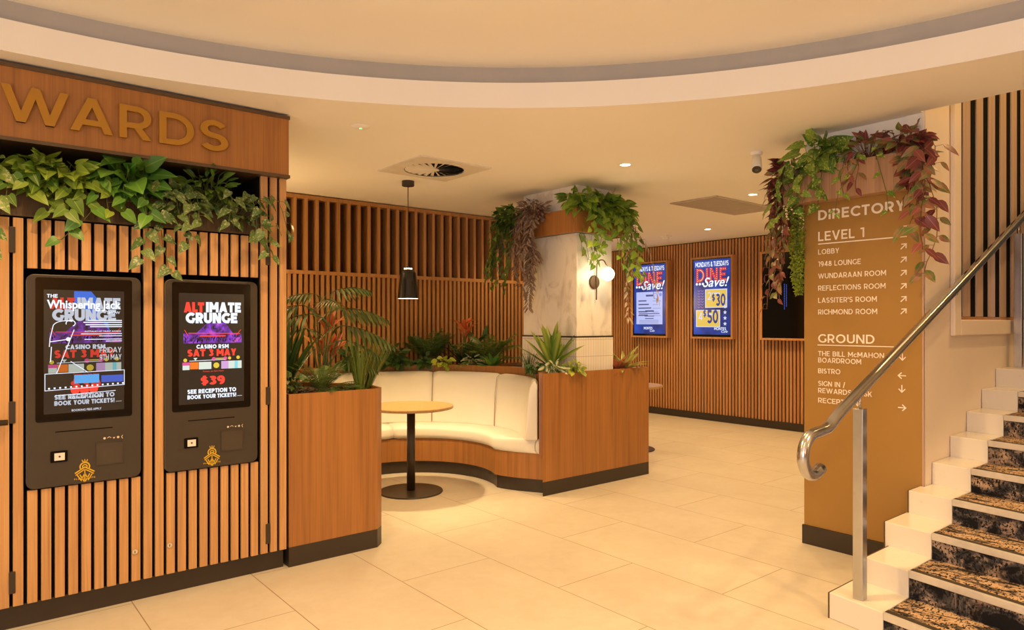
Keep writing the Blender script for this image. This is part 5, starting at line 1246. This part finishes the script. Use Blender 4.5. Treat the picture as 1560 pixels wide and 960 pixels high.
rosette(P, (4.42, 6.20, 1.30), 12, .20, .060, (10, 70), 'ovate', .2, .2, lift=.22); o_ = MB(); rosette(P, (4.42, 6.22, ZB), 18, .36, .04, (15, 65), 'strap', .2, .25, mb=o_); P.done('red'); P.more(o_, 'dark', 'green_leaves')
low(4.27, 5.86, .08, .13, 30, .085, .034, 'whitevein', 'small white striped plant by the rim, left of the big fern', 56)
P = Plant('fern', (4.52, 5.95, ZB), 'large bright fern with arching fronds left of the stone column', G5, 57)
for k in range(26):
    a = k * 2.4; frond(P, (4.55, 5.92, ZB + .02), (math.cos(a), math.sin(a) * .7, P.rng.uniform(.4, 1.7)), P.rng.uniform(.48, .74), .18, .42, 28, .011)
P.done('fern')
P = Plant('broadleaf_plant', (4.36, 5.72, ZB), 'pointed mid green leaves by the rim in front of the big fern', G5, 58)
rosette(P, (4.38, 5.66, ZB), 18, .20, .06, (20, 75), 'ovate', .2, .2); P.done('pothos_big')
low(3.90, 6.22, .12, .12, 46, .075, .045, 'dark', 'low dark filler plant just left of the palm', 59)
low(4.66, 6.26, .14, .34, 70, .13, .05, 'dark', 'dark broad leaved plant at the wall behind the big fern', 60)
# --- right planter
G6 = 'plants in the right planter'
def frontp(x, y, r, h, n, Ln, W, mat_, label, seed, name='low_leafy_plant', shape='ovate'):
    P = Plant(name, (x, y, ZS), label, G6, seed); bush(P, (x, y, ZS + h * .5), (r, r * .7, h * .5), n, Ln, W, (-.2, -1, .2), shape, base=(x, y, ZS)); return P.done(mat_)
P = Plant('agave', (4.30, 4.68, ZS), 'sword leaved green agave standing in front of the stone column', G6, 61)
rosette(P, (4.30, 4.66, ZS + .05), 16, .42, .078, (4, 62), 'strap', .22, .04); P.done('agave')
frontp(4.20, 4.53, .10, .12, 34, .085, .045, 'whitevein', 'white centred leafy plant hanging over the front rim of the right planter', 62)
frontp(4.42, 4.475, .11, .11, 46, .06, .045, 'yelgreen', 'yellow green cluster at the rim below the stone column', 63)
frontp(4.14, 4.70, .07, .14, 26, .08, .03, 'dark', 'small dark plant at the left end of the right planter', 64)
P = Plant('grass_tuft', (4.16, 4.82, ZS), 'thin dark grass tuft left of the agave', G6, 65)
blades(P, (4.16, 4.82, ZS), 60, .28, .03, .6, .003); P.done('dark')
P = Plant('croton', (5.10, 4.60, ZS), 'dark red leaved plant at the right end of the right planter', G6, 66)
rosette(P, (5.08, 4.56, ZS), 22, .20, .06, (20, 85), 'ovate', .2, .2); P.done('croton')
P = Plant('croton', (5.22, 4.62, ZS), 'cream yellow leaved plant at the right corner of the right planter', G6, 67)
rosette(P, (5.20, 4.58, ZS), 22, .27, .065, (15, 80), 'ovate', .2, .3); P.done('cream')
frontp(5.05, 4.78, .06, .26, 22, .08, .05, 'pothos_big', 'small upright green plant just right of the column foot', 68)
for o in SC.objects:
    if '_o' in o: del o['_o']
